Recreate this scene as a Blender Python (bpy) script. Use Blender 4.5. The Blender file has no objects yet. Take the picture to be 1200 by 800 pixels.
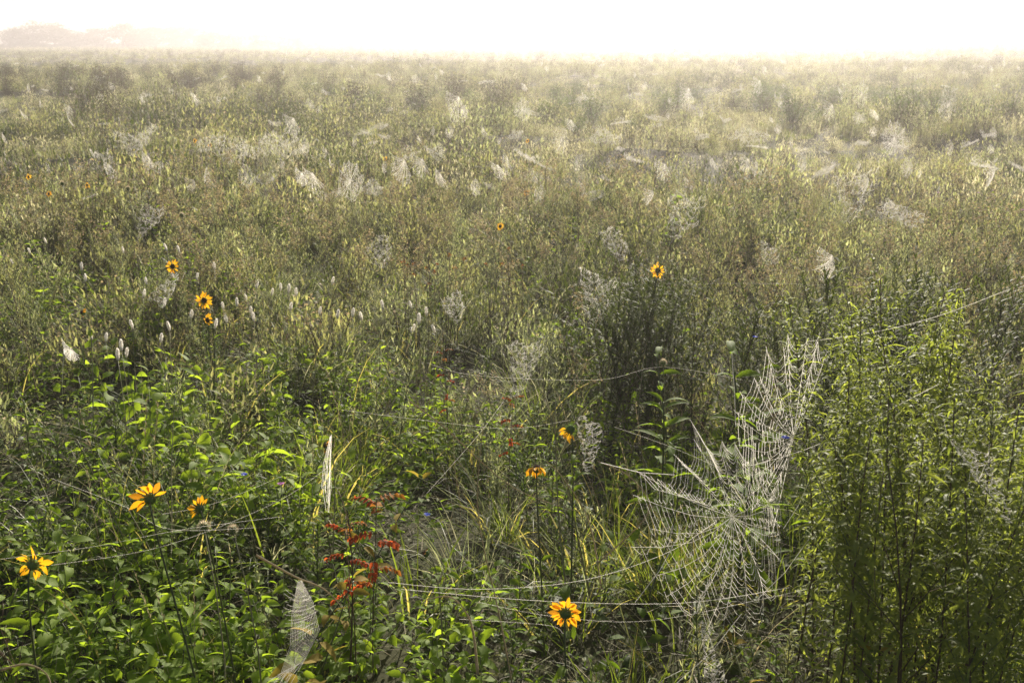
import bpy, math, random
import numpy as np
from mathutils import Vector, Matrix, noise

random.seed(11)
RS = np.random.RandomState(11)
PI = math.pi
S = bpy.context.scene
COL = S.collection

# ------------------------------------------------------------------ camera geometry
FPX = 1287.0
PITCH = math.atan(352.0 / FPX)
CAMZ = 1.70
FWD = Vector((0, math.cos(PITCH), -math.sin(PITCH)))
UP = Vector((0, math.sin(PITCH), math.cos(PITCH)))
RT = Vector((1, 0, 0))
CAMP = Vector((0, 0, CAMZ))


def ray(px, py):
    return (FWD + RT * ((px - 600) / FPX) + UP * ((400 - py) / FPX)).normalized()


def terrain(x, y):
    r = math.hypot(x, y)
    h = 0.16 * noise.noise(Vector((x * .8, y * .8, 3.1))) + .05 * noise.noise(Vector((x * 2.1, y * 2.1, 5.1)))
    mid = min(1.0, max(0.0, (r - 5) / 6))
    h += mid * .26 * noise.noise(Vector((x * .22, y * .5, 11.)))
    far = min(1.0, max(0.0, (r - 8) / 40))
    h += far * 0.22 * noise.noise(Vector((x * .045, y * .045, 7.7)))
    h += far * 0.10 * noise.noise(Vector((x * .13, y * .13, 1.7)))
    if y > 20:                      # the field lifts a little towards the right
        k = min(1, (y - 20) / 120)
        h += k * k * 1.1 * max(0.0, min(1.0, (x / max(y, 1) + .02) / .42))
    return h


def at_dist(px, py, d):
    return CAMP + ray(px, py) * d


def at_h(px, py, h):
    """point where the pixel's ray is h above the ground"""
    d = ray(px, py)
    t = (h - CAMZ) / d.z
    for _ in range(4):
        p = CAMP + d * t
        t = (h + terrain(p.x, p.y) - CAMZ) / d.z
    return CAMP + d * t


def pix(p):
    v = Vector(p) - CAMP
    f = v.dot(FWD)
    if f <= .05:
        return (-9999, -9999)
    return (600 + FPX * v.dot(RT) / f, 400 - FPX * v.dot(UP) / f)


# ------------------------------------------------------------------ materials
def new_mat(name):
    m = bpy.data.materials.new(name)
    m.use_nodes = True
    nt = m.node_tree
    nt.nodes.clear()
    return m, nt, nt.nodes, nt.links


def leaf_mat(name, c1, c2, tr=None, tfac=.45, rough=.45, spec=.35, nscale=60., tip=None, bump=0.0):
    """two tones mixed per leaf, per plant and by a fine noise; thin leaf: diffuse + gloss + translucency"""
    m, nt, N, L = new_mat(name)
    geo = N.new('ShaderNodeNewGeometry')
    oi = N.new('ShaderNodeObjectInfo')
    tc = N.new('ShaderNodeTexCoord')
    nz = N.new('ShaderNodeTexNoise')
    nz.inputs['Scale'].default_value = nscale
    nz.inputs['Detail'].default_value = 2
    L.new(tc.outputs['Object'], nz.inputs['Vector'])
    a = N.new('ShaderNodeMath'); a.operation = 'MULTIPLY'; a.inputs[1].default_value = .50
    L.new(geo.outputs['Random Per Island'], a.inputs[0])
    b = N.new('ShaderNodeMath'); b.operation = 'MULTIPLY_ADD'; b.inputs[1].default_value = .35
    L.new(oi.outputs['Random'], b.inputs[0]); L.new(a.outputs[0], b.inputs[2])
    c = N.new('ShaderNodeMath'); c.operation = 'MULTIPLY_ADD'; c.inputs[1].default_value = .3
    L.new(nz.outputs['Fac'], c.inputs[0]); L.new(b.outputs[0], c.inputs[2])
    mx = N.new('ShaderNodeMix'); mx.data_type = 'RGBA'
    mx.inputs[6].default_value = (*c1, 1); mx.inputs[7].default_value = (*c2, 1)
    L.new(c.outputs[0], mx.inputs[0])
    colout = mx.outputs[2]
    if tip:
        rr = N.new('ShaderNodeMath'); rr.operation = 'GREATER_THAN'; rr.inputs[1].default_value = tip[1]
        L.new(geo.outputs['Random Per Island'], rr.inputs[0])
        m2 = N.new('ShaderNodeMix'); m2.data_type = 'RGBA'
        L.new(rr.outputs[0], m2.inputs[0]); L.new(colout, m2.inputs[6]); m2.inputs[7].default_value = (*tip[0], 1)
        colout = m2.outputs[2]
    p = N.new('ShaderNodeBsdfPrincipled')
    p.inputs['Roughness'].default_value = rough
    p.inputs['Specular IOR Level'].default_value = spec
    L.new(colout, p.inputs['Base Color'])
    t = N.new('ShaderNodeBsdfTranslucent')
    tr = tr or (1.5, 1.7, .8)
    mu = N.new('ShaderNodeMix'); mu.data_type = 'RGBA'; mu.blend_type = 'MULTIPLY'; mu.inputs[0].default_value = 1
    L.new(colout, mu.inputs[6]); mu.inputs[7].default_value = (*tr, 1)
    L.new(mu.outputs[2], t.inputs['Color'])
    ms = N.new('ShaderNodeMixShader'); ms.inputs[0].default_value = tfac
    L.new(p.outputs[0], ms.inputs[1]); L.new(t.outputs[0], ms.inputs[2])
    o = N.new('ShaderNodeOutputMaterial'); L.new(ms.outputs[0], o.inputs['Surface'])
    return m


M = {}
M['herb'] = leaf_mat('herb_leaf', (.064, .115, .014), (.160, .225, .034), (2.2, 2.15, .7), .55, .65, .10)
M['herb_dark'] = leaf_mat('herb_leaf_dark', (.032, .060, .014), (.085, .120, .026), (1.9, 1.9, .7), .5, .55, .16)
M['willow'] = leaf_mat('willowy_leaf', (.09, .125, .032), (.24, .265, .085), (2.05, 2.05, .8), .55, .55, .15)
M['feather'] = leaf_mat('feathery_leaf', (.12, .15, .07), (.34, .36, .23), (2.0, 1.95, 1.2), .5, .7, .1)
M['brown'] = leaf_mat('brown_floret', (.20, .155, .085), (.40, .33, .21), (1.5, 1.4, 1.1), .45, .7, .2)
M['olive'] = leaf_mat('olive_leaf', (.10, .12, .045), (.31, .31, .17), (2.0, 1.95, 1.15), .45, .7, .12)
M['grass'] = leaf_mat('grass_blade', (.065, .100, .018), (.160, .200, .045), (2.1, 2.0, .7), .5, .5, .25, tip=((.36, .32, .18), .8))
M['grass_dewy'] = leaf_mat('dewy_grass_blade', (.12, .15, .07), (.30, .32, .18), (1.4, 1.4, 1.0), .5, .5, .25, tip=((.42, .40, .30), .8))
M['straw'] = leaf_mat('dry_straw', (.22, .18, .10), (.46, .40, .27), (1.3, 1.25, 1.0), .4, .65, .15)
M['stem'] = leaf_mat('green_stem', (.065, .085, .028), (.12, .13, .05), (1.2, 1.2, .8), .12, .5, .4)
M['stem_brown'] = leaf_mat('brown_stem', (.060, .038, .024), (.13, .085, .05), (1.1, 1.1, 1.), .08, .6, .3)
M['stem_pale'] = leaf_mat('pale_stem', (.17, .16, .09), (.30, .29, .17), (1.2, 1.2, 1.), .25, .5, .4)
M['litter'] = leaf_mat('leaf_litter', (.035, .028, .016), (.11, .085, .045), (1.1, 1.1, 1.), .15, .7, .2)
M['petal'] = leaf_mat('yellow_petal', (.78, .36, .012), (.90, .50, .022), (1.08, 1.05, .8), .5, .55, .25)
M['petal_old'] = leaf_mat('withered_petal', (.50, .20, .010), (.72, .34, .03), (1.1, 1.1, .8), .45, .6, .2)
M['disc'] = leaf_mat('flower_disc', (.030, .016, .008), (.085, .045, .018), (1, 1, 1), .08, .8, .2, nscale=900)
M['calyx'] = leaf_mat('flower_calyx', (.08, .13, .03), (.14, .20, .05), (1.4, 1.5, .8), .25, .6, .3)
M['fuzz'] = leaf_mat('pale_seed_fuzz', (.34, .27, .18), (.55, .47, .36), (1.2, 1.15, 1.), .5, .7, .2)
M['spike'] = leaf_mat('white_seed_spike', (.80, .76, .70), (.90, .88, .84), (1.08, 1.08, 1.05), .6, .7, .2)
M['red'] = leaf_mat('red_leaf', (.22, .03, .014), (.46, .11, .03), (1.5, 1.3, 1.1), .5, .7, .08)
M['rust'] = leaf_mat('rust_leaf', (.24, .07, .015), (.34, .16, .03), (1.4, 1.3, 1.), .45, .7, .08)
M['yellowleaf'] = leaf_mat('yellowing_leaf', (.22, .17, .03), (.34, .25, .05), (1.4, 1.4, 1.), .5, .7, .08)
M['blue'] = leaf_mat('blue_petal', (.05, .07, .45), (.10, .14, .65), (1, 1, 1), .4, .5, .3)
M['pink'] = leaf_mat('pink_petal', (.45, .16, .40), (.60, .28, .52), (1.1, 1.1, 1.1), .45, .5, .3)
M['dark_leaf'] = leaf_mat('dark_leaf', (.030, .044, .014), (.095, .12, .04), (1.8, 1.8, .8), .3, .6, .12)
M['pale_leaf'] = leaf_mat('pale_leaf', (.27, .27, .19), (.55, .53, .43), (1.7, 1.6, 1.1), .5, .7, .1)
M['crown'] = leaf_mat('tree_leaf', (.040, .055, .02), (.085, .10, .035), (1.4, 1.5, .8), .35, .6, .3, nscale=1.5)
M['bark'] = leaf_mat('tree_bark', (.07, .055, .04), (.14, .11, .08), (1, 1, 1), .0, .8, .2, nscale=8)
# dew-laden silk: bright, scatters light through
def silk(name, c, tf, spec):
    m = leaf_mat(name, (c * .92, c * .90, c * .84), (c, c * .98, c * .93), (1.02, 1.0, .97), tf, .3, spec, nscale=300)
    return m
M['silk'] = silk('dewy_silk', .86, .62, .6)
M['silk_far'] = silk('dewy_silk_pale', .80, .62, .4)


def ground_mat():
    m, nt, N, L = new_mat('soil_and_litter')
    tc = N.new('ShaderNodeTexCoord')
    n1 = N.new('ShaderNodeTexNoise'); n1.inputs['Scale'].default_value = 9; n1.inputs['Detail'].default_value = 8
    n2 = N.new('ShaderNodeTexNoise'); n2.inputs['Scale'].default_value = .35; n2.inputs['Detail'].default_value = 5
    L.new(tc.outputs['Object'], n1.inputs['Vector']); L.new(tc.outputs['Object'], n2.inputs['Vector'])
    r = N.new('ShaderNodeValToRGB')
    e = r.color_ramp.elements
    e[0].position = .3; e[0].color = (.016, .015, .008, 1)
    e[1].position = .7; e[1].color = (.045, .042, .020, 1)
    L.new(n1.outputs['Fac'], r.inputs[0])
    r2 = N.new('ShaderNodeValToRGB'); e = r2.color_ramp.elements
    e[0].position = .35; e[0].color = (.040, .055, .020, 1)
    e[1].position = .65; e[1].color = (.095, .085, .045, 1)
    L.new(n2.outputs['Fac'], r2.inputs[0])
    mx = N.new('ShaderNodeMix'); mx.data_type = 'RGBA'; mx.inputs[0].default_value = .5
    L.new(r.outputs[0], mx.inputs[6]); L.new(r2.outputs[0], mx.inputs[7])
    p = N.new('ShaderNodeBsdfPrincipled'); p.inputs['Roughness'].default_value = .95
    p.inputs['Specular IOR Level'].default_value = .1
    L.new(mx.outputs[2], p.inputs['Base Color'])
    b = N.new('ShaderNodeBump'); b.inputs['Strength'].default_value = .6; b.inputs['Distance'].default_value = .03
    L.new(n1.outputs['Fac'], b.inputs['Height']); L.new(b.outputs[0], p.inputs['Normal'])
    o = N.new('ShaderNodeOutputMaterial'); L.new(p.outputs[0], o.inputs['Surface'])
    return m


M['ground'] = ground_mat()


# ------------------------------------------------------------------ mesh building
class Geo:
    def __init__(s):
        s.v = []; s.f = []; s.m = []; s.mats = []

    def mi(s, k):
        if k not in s.mats:
            s.mats.append(k)
        return s.mats.index(k)

    def add(s, vs, fs, k):
        b = len(s.v); i = s.mi(k)
        s.v.extend(vs)
        for f in fs:
            s.f.append(tuple(b + q for q in f)); s.m.append(i)

    def join(s, o):
        b = len(s.v)
        s.v.extend(o.v)
        mp = [s.mi(k) for k in o.mats]
        for f, mm in zip(o.f, o.m):
            s.f.append(tuple(b + q for q in f)); s.m.append(mp[mm])
        return s

    def xf(s, mat):
        s.v = [tuple(mat @ Vector(p)) for p in s.v]
        return s

    def mesh(s, name, smooth=True):
        me = bpy.data.meshes.new(name)
        me.from_pydata([tuple(p) for p in s.v], [], s.f)
        for k in s.mats:
            me.materials.append(M[k])
        me.polygons.foreach_set('material_index', s.m)
        if smooth:
            me.polygons.foreach_set('use_smooth', [True] * len(s.f))
        me.update()
        return me


def U(a, b):
    return random.uniform(a, b)


def vdir(az, el):
    return Vector((math.cos(az) * math.cos(el), math.sin(az) * math.cos(el), math.sin(el)))


def perp(d):
    a = d.cross(Vector((0, 0, 1)))
    if a.length < 1e-3:
        a = d.cross(Vector((1, 0, 0)))
    return a.normalized()


def blade(g, p, d, L, W, bend, k, n=4, twist=0.):
    """grass blade: tapering ribbon that arcs over; bend is the total pitch down in radians"""
    d = d.normalized(); side = perp(d)
    if twist:
        side = Matrix.Rotation(twist, 3, d) @ side
    out = Vector((d.x, d.y, 0)); out = out.normalized() if out.length > .02 else vdir(U(0, 6.28), 0)
    axis = out.cross(Vector((0, 0, 1)))
    vs = []; q = Vector(p); st = L / n
    for i in range(n + 1):
        t = i / n
        w = W * .5 * (1 - t ** 1.6) * (.75 + .5 * min(1, t * 4))
        if i == n:
            vs.append(tuple(q))
        else:
            vs.append(tuple(q - side * w)); vs.append(tuple(q + side * w))
        q = q + d * st
        d = Matrix.Rotation(-bend / n * (.4 + 1.2 * t), 3, axis) @ d
    fs = [(2 * i, 2 * i + 1, 2 * i + 3, 2 * i + 2) for i in range(n - 1)]
    fs.append((2 * n - 2, 2 * n - 1, 2 * n))
    g.add(vs, fs, k)
    return q


def leaf(g, p, d, L, W, k, droop=.5, fold=.25, n=3, wpos=.35, heart=0., roll=None, up=None):
    """a leaf blade with a folded midrib and a drooping tip"""
    d = d.normalized()
    side = perp(d)
    side = Matrix.Rotation(U(-.75, .75) if roll is None else roll, 3, d) @ side
    nrm = side.cross(d).normalized()
    if nrm.z < 0 and roll is None:
        nrm = -nrm
    vs = [tuple(p)]; q = Vector(p); ax = side if side.cross(d).dot(nrm) > 0 else -side
    rows = []
    for i in range(1, n + 1):
        t = i / (n + 1)
        q = q + d * (L / (n + 1))
        d = Matrix.Rotation(-droop / n, 3, ax) @ d
        if t < wpos:
            w = (t / wpos) ** .6
        else:
            w = 1 - ((t - wpos) / (1 - wpos)) ** 1.5
        w = max(.12, w) * W * .5
        lift = nrm * (w * fold)
        back = d * (-heart * L) if i == 1 else Vector((0, 0, 0))
        b = len(vs)
        vs += [tuple(q - side * w + lift + back), tuple(q), tuple(q + side * w + lift + back)]
        rows.append(b)
    q = q + d * (L / (n + 1))
    vs.append(tuple(q)); e = len(vs) - 1
    fs = [(0, rows[0] + 1, rows[0]), (0, rows[0] + 2, rows[0] + 1)]
    for a, b in zip(rows, rows[1:]):
        fs += [(a, a + 1, b + 1, b), (a + 1, a + 2, b + 2, b + 1)]
    a = rows[-1]
    fs += [(a, a + 1, e), (a + 1, a + 2, e)]
    g.add(vs, fs, k)


def tube(g, pts, r0, r1, k, sides=4):
    n = len(pts); vs = []
    pts = [Vector(p) for p in pts]
    for i, p in enumerate(pts):
        d = (pts[min(i + 1, n - 1)] - pts[max(i - 1, 0)])
        d = d.normalized() if d.length > 1e-9 else Vector((0, 0, 1))
        a = perp(d); b = d.cross(a)
        r = r0 + (r1 - r0) * i / max(1, n - 1)
        for j in range(sides):
            an = 2 * PI * j / sides
            vs.append(tuple(p + a * (r * math.cos(an)) + b * (r * math.sin(an))))
    fs = []
    for i in range(n - 1):
        for j in range(sides):
            j2 = (j + 1) % sides
            fs.append((i * sides + j, i * sides + j2, (i + 1) * sides + j2, (i + 1) * sides + j))
    fs.append(tuple(range(sides))[::-1]); fs.append(tuple((n - 1) * sides + j for j in range(sides)))
    g.add(vs, fs, k)


def thread(g, pts, w, k='silk'):
    """silk: two crossed narrow ribbons along the points"""
    pts = [Vector(p) for p in pts]
    n = len(pts)
    for turn in (0, 1):
        vs = []
        for i, p in enumerate(pts):
            d = (pts[min(i + 1, n - 1)] - pts[max(i - 1, 0)])
            d = d.normalized() if d.length > 1e-9 else Vector((0, 0, 1))
            a = Vector((0, -1, .35)).cross(d)
            a = a.normalized() if a.length > .05 else perp(d)
            if turn:
                a = d.cross(a)
            vs += [tuple(p - a * w * .5), tuple(p + a * w * .5)]
        g.add(vs, [(2 * i, 2 * i + 1, 2 * i + 3, 2 * i + 2) for i in range(n - 1)], k)


def wander(p, d, L, n, bend=.3, jit=.06):
    """points of a stem that leans gradually in one direction"""
    q = Vector(p); d = Vector(d).normalized(); out = [q.copy()]
    tgt = vdir(U(0, 6.28), 0)
    for i in range(n):
        d = (d + tgt * (bend / n) + Vector((U(-jit, jit), U(-jit, jit), 0))).normalized()
        q = q + d * (L / n); out.append(q.copy())
    return out


def lerp_pts(pts, t):
    f = t * (len(pts) - 1); i = min(int(f), len(pts) - 2)
    return pts[i].lerp(pts[i + 1], f - i), (pts[i + 1] - pts[i]).normalized()


# ------------------------------------------------------------------ plants: each returns {part: Geo}
def p_herb(h=.35, nst=5, lk='herb', LL=(.035, .065), wr=.5, dens=1., heart=.08):
    st, lv = Geo(), Geo()
    for s in range(nst):
        az = U(0, 6.28)
        pts = wander((U(-.03, .03), U(-.03, .03), 0), vdir(az, U(.9, 1.45)), h * U(.7, 1.1), 5, .35)
        tube(st, pts, .0018, .0009, 'stem', 3)
        nn = max(4, int(h * 28 * dens))
        a0 = U(0, 6.28)
        for i in range(nn):
            t = .18 + .82 * i / (nn - 1)
            p, d = lerp_pts(pts, t)
            for q in range(2):
                a = a0 + i * 1.65 + q * PI
                L = U(*LL) * (1.1 - .5 * t)
                el = U(-.75, .35) + .5 * t
                base = p + vdir(a, el) * L * .22
                tube(st, [p, base], .0007, .0006, 'stem', 3)
                leaf(lv, base, vdir(a + U(-.3, .3), el), L, L * wr * U(.85, 1.15), lk, U(.3, .9), U(.15, .4), 3, .32, heart)
    return {'stem': st, 'leaves': lv}


def p_lance(h=.4, nst=3, lk='herb', LL=(.05, .085), wr=.26):
    """upright herb with opposite lance-shaped leaves"""
    st, lv = Geo(), Geo()
    for s in range(nst):
        pts = wander((U(-.05, .05), U(-.05, .05), 0), vdir(U(0, 6.28), U(1.2, 1.5)), h * U(.75, 1.1), 5, .2)
        tube(st, pts, .0022, .0012, 'stem', 4)
        nn = int(h * 20) + 2
        a0 = U(0, 6.28)
        for i in range(nn):
            t = .25 + .75 * i / (nn - 1)
            p, d = lerp_pts(pts, t)
            for q in range(2):
                a = a0 + i * PI / 2 + q * PI + U(-.2, .2)
                L = U(*LL) * (1.1 - .45 * t)
                leaf(lv, p, vdir(a, U(-.2, .5) + .4 * t), L, L * wr, lk, U(.5, 1.1), .3, 3, .4)
    return {'stem': st, 'leaves': lv}


def p_willow(h=1.15, nb=12, lk='willow'):
    """tall leafy perennial: narrow drooping leaves all the way up, short leafy side shoots near the top"""
    st, lv = Geo(), Geo()
    pts = wander((0, 0, 0), vdir(U(0, 6.28), U(1.4, 1.55)), h, 8, U(.03, .22), .04)
    tube(st, pts, .0036, .0014, 'stem_brown', 5)
    n = int(h * 150)
    a = 0
    for i in range(n):
        t = .12 + .88 * i / (n - 1)
        p, d = lerp_pts(pts, t)
        a += 2.4
        L = U(.04, .10) * (1.05 if t < .8 else 1.05 - (t - .8) * 2.4)
        leaf(lv, p, vdir(a, U(.15, .8)), L, L * U(.10, .15), lk, U(1.0, 2.6), .3, 3, .4)
    for b in range(nb):
        t = U(.5, .97)
        p, d = lerp_pts(pts, t)
        az = U(0, 6.28)
        bp = wander(p, vdir(az, U(.7, 1.15)), U(.10, .26) * (1.3 - t * .5), 4, -.25)
        tube(st, bp, .0015, .0008, 'stem', 3)
        m = 20
        for i in range(m):
            q, _ = lerp_pts(bp, .1 + .9 * i / (m - 1))
            L = U(.03, .06) * (1.1 - .5 * i / m)
            leaf(lv, q, vdir(az + i * 2.4, U(.2, .9)), L, L * .14, lk, U(.8, 1.9), .3, 2, .4)
    return {'stem': st, 'leaves': lv}


def p_feather(h=.65, nb=9, lk='feather', stem='stem', top=None, LL=.032, WW=.0034):
    """wispy upright weed: ascending branches packed with needle leaves"""
    st, lv = Geo(), Geo()
    pts = wander((0, 0, 0), vdir(U(0, 6.28), U(1.3, 1.52)), h, 6, .12, .04)
    tube(st, pts, .003, .001, stem, 4)
    tracks = [pts]
    for b in range(nb):
        t = U(.25, .9)
        p, d = lerp_pts(pts, t)
        bp = wander(p, vdir(U(0, 6.28), U(.75, 1.25)), h * U(.18, .42) * (1.25 - t * .6), 4, -.15)
        tube(st, bp, .0014, .0007, stem, 3)
        tracks.append(bp)
    for tr in tracks:
        ln = sum((a - b).length for a, b in zip(tr, tr[1:]))
        n = int(ln * 170)
        a = U(0, 6)
        for i in range(n):
            p, d = lerp_pts(tr, .12 + .88 * i / max(1, n - 1))
            a += 2.4
            L = U(LL * .45, LL)
            blade(lv, p, vdir(a, U(.3, 1.1)), L, WW, U(.2, 1.0), lk, 2)
    fl = None
    if top:
        fl = Geo()
        for tr in tracks:
            for i in range(10):
                p, d = lerp_pts(tr, U(.72, 1))
                for j in range(3):
                    o = Vector((U(-.012, .012), U(-.012, .012), U(-.008, .012)))
                    leaf(fl, p + o, vdir(U(0, 6.28), U(-.3, 1.3)), U(.006, .013), U(.005, .008), top, .4, .3, 1, .5)
    r = {'stem': st, 'leaves': lv}
    if fl:
        r['blossom'] = fl
    return r


def p_brown(h=.55, nb=8):
    """goldenrod-like weed gone brown: bare leafy stem and a flat-topped fuzzy head"""
    st, lv, fl = Geo(), Geo(), Geo()
    pts = wander((0, 0, 0), vdir(U(0, 6.28), U(1.3, 1.5)), h, 5, .15, .04)
    tube(st, pts, .0028, .0014, 'stem_brown', 4)
    n = int(h * 60); a = 0
    for i in range(n):
        p, d = lerp_pts(pts, .15 + .8 * i / n); a += 2.4
        L = U(.02, .045)
        leaf(lv, p, vdir(a, U(0, .8)), L, L * .28, 'olive', U(.5, 1.5), .3, 2, .4)
    for b in range(nb):
        p, d = lerp_pts(pts, U(.62, .98)); az = U(0, 6.28)
        bp = wander(p, vdir(az, U(.6, 1.1)), U(.06, .16), 3, 0)
        tube(st, bp, .001, .0006, 'stem_brown', 3)
        for i in range(26):
            q, _ = lerp_pts(bp, U(.3, 1))
            q = q + Vector((U(-.022, .022), U(-.022, .022), U(-.008, .022)))
            L = U(.007, .014)
            leaf(fl, q, vdir(U(0, 6.28), U(-.4, 1.4)), L, L * .7, 'brown', .5, .3, 1, .5)
        for i in range(8):
            q, _ = lerp_pts(bp, U(.1, .9)); L = U(.012, .03)
            leaf(lv, q, vdir(U(0, 6.28), U(0, .9)), L, L * .3, 'olive', 1., .3, 1, .4)
    return {'stem': st, 'leaves': lv, 'blossom': fl}


def g_grass(n=45, h=.40, k='grass', spread=.07, W=.0042, bend=(.5, 2.0), segs=4, lean=(1.05, 1.5)):
    g = Geo()
    for i in range(n):
        a = U(0, 6.28); r = spread * math.sqrt(U(0, 1))
        blade(g, Vector((math.cos(a) * r, math.sin(a) * r, -.01)), vdir(a + U(-.8, .8), U(*lean)), h * U(.45, 1.15),
              W * U(.6, 1.3), U(*bend), k, segs, U(-1, 1))
    return g


def g_seedgrass(n=7, h=.55):
    """thin dry grass stalks with narrow pale heads"""
    g = g_grass(22, h * .55, 'grass', .05, .0035)
    for i in range(n):
        pts = wander((U(-.05, .05), U(-.05, .05), 0), vdir(U(0, 6.28), U(1.2, 1.5)), h * U(.7, 1.1), 5, U(.05, .5))
        tube(g, pts, .0008, .0005, 'straw', 3)
        for j in range(16):
            p, d = lerp_pts(pts, U(.78, 1))
            blade(g, p, (d + vdir(U(0, 6.28), 0) * .5), U(.008, .018), .0016, .1, 'straw', 1 + 1)
    return g


def g_mat(n=40, R=.22, lk='herb_dark', LL=(.02, .045), h=.16):
    """low tangle of small leaves and litter that covers the soil"""
    g = Geo()
    for i in range(n):
        a = U(0, 6.28); r = R * math.sqrt(U(0, 1)); z = U(.02, h) * (1 - .5 * r / R)
        L = U(*LL)
        leaf(g, Vector((math.cos(a) * r, math.sin(a) * r, z)), vdir(U(0, 6.28), U(-.2, .8)), L, L * U(.4, .7), lk, U(.2, 1), .25, 2, .35)
    for i in range(n // 2):
        a = U(0, 6.28); r = R * math.sqrt(U(0, 1))
        blade(g, Vector((math.cos(a) * r, math.sin(a) * r, U(0, .05))), vdir(U(0, 6.28), U(-.1, .9)), U(.08, .22), .003, U(-.4, 1.6),
              random.choice(['litter', 'straw', 'litter', 'olive']), 3)
    return g


def g_twigs(n=6, h=.6, k='stem_pale'):
    """dry branching stalks"""
    g = Geo()
    for i in range(n):
        pts = wander((U(-.04, .04), U(-.04, .04), 0), vdir(U(0, 6.28), U(1.15, 1.5)), h * U(.6, 1.1), 6, U(0, .5), .08)
        tube(g, pts, .0016, .0006, k, 3)
        for j in range(4):
            p, d = lerp_pts(pts, U(.4, .95))
            tube(g, wander(p, (d + vdir(U(0, 6.28), .1) * .7), U(.04, .14), 3, .2, .1), .0008, .0005, k, 3)
    return g


def joined(parts):
    g = Geo()
    for q in parts.values():
        g.join(q)
    return g


# ------------------------------------------------------------------ things
def tag(o, label=None, cat=None, group=None, kind=None):
    if label: o['label'] = label
    if cat: o['category'] = cat
    if group: o['group'] = group
    if kind: o['kind'] = kind
    return o


def link(name, me, parent=None):
    o = bpy.data.objects.new(name, me); COL.objects.link(o)
    if parent: o.parent = parent
    return o


def empty(name, loc=(0, 0, 0), rz=0):
    o = bpy.data.objects.new(name, None); COL.objects.link(o)
    o.empty_display_size = .05
    o.location = loc; o.rotation_euler = (0, 0, rz)
    return o


def copy_tree(o, parent=None):
    c = o.copy(); COL.objects.link(c)
    if parent: c.parent = parent
    for ch in list(o.children):
        copy_tree(ch, c)
    return c


class Kind:
    """one modelled plant; the first call places it, later calls copy it with its parts"""
    def __init__(s, name, parts):
        s.name = name; s.meshes = {k: g.mesh(name + '_' + k) for k, g in parts.items()}; s.root = None

    def place(s, loc, rz=0, sc=1., tilt=0.):
        if s.root is None:
            r = empty(s.name)
            for k, me in s.meshes.items():
                link(k, me, r)
            s.root = r
        else:
            r = copy_tree(s.root)
        r.location = loc; r.rotation_euler = (tilt * U(-1, 1), tilt * U(-1, 1), rz); r.scale = (sc, sc, sc)
        return r


PLACED = []     # (object, look, category, group, pixel) labelled at the end


def reg(o, look, cat, group, top):
    PLACED.append([o, look, cat, group, pix(top), (Vector(top) - CAMP).length])


def gz(x, y):
    return terrain(x, y)


# ------------------------------------------------------------------ ground
def build_ground():
    rings = [0]; r = .6
    while r < 1800:
        rings.append(r); r *= 1.09 if r < 60 else 1.25
        if r - rings[-1] < .35: r = rings[-1] + .35
    nseg = 180
    vs = [(0, 0, terrain(0, 0))]; fs = []
    for ri, rr in enumerate(rings[1:]):
        for j in range(nseg):
            a = 2 * PI * j / nseg
            x, y = math.cos(a) * rr, math.sin(a) * rr
            vs.append((x, y, terrain(x, y)))
    for j in range(nseg):
        fs.append((0, 1 + j, 1 + (j + 1) % nseg))
    for k in range(len(rings) - 2):
        b = 1 + k * nseg
        for j in range(nseg):
            j2 = (j + 1) % nseg
            fs.append((b + j, b + nseg + j, b + nseg + j2, b + j2))
    me = bpy.data.meshes.new('ground'); me.from_pydata(vs, [], fs); me.materials.append(M['ground'])
    me.polygons.foreach_set('use_smooth', [True] * len(fs)); me.update()
    o = link('ground', me)
    tag(o, kind='structure')


build_ground()


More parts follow.
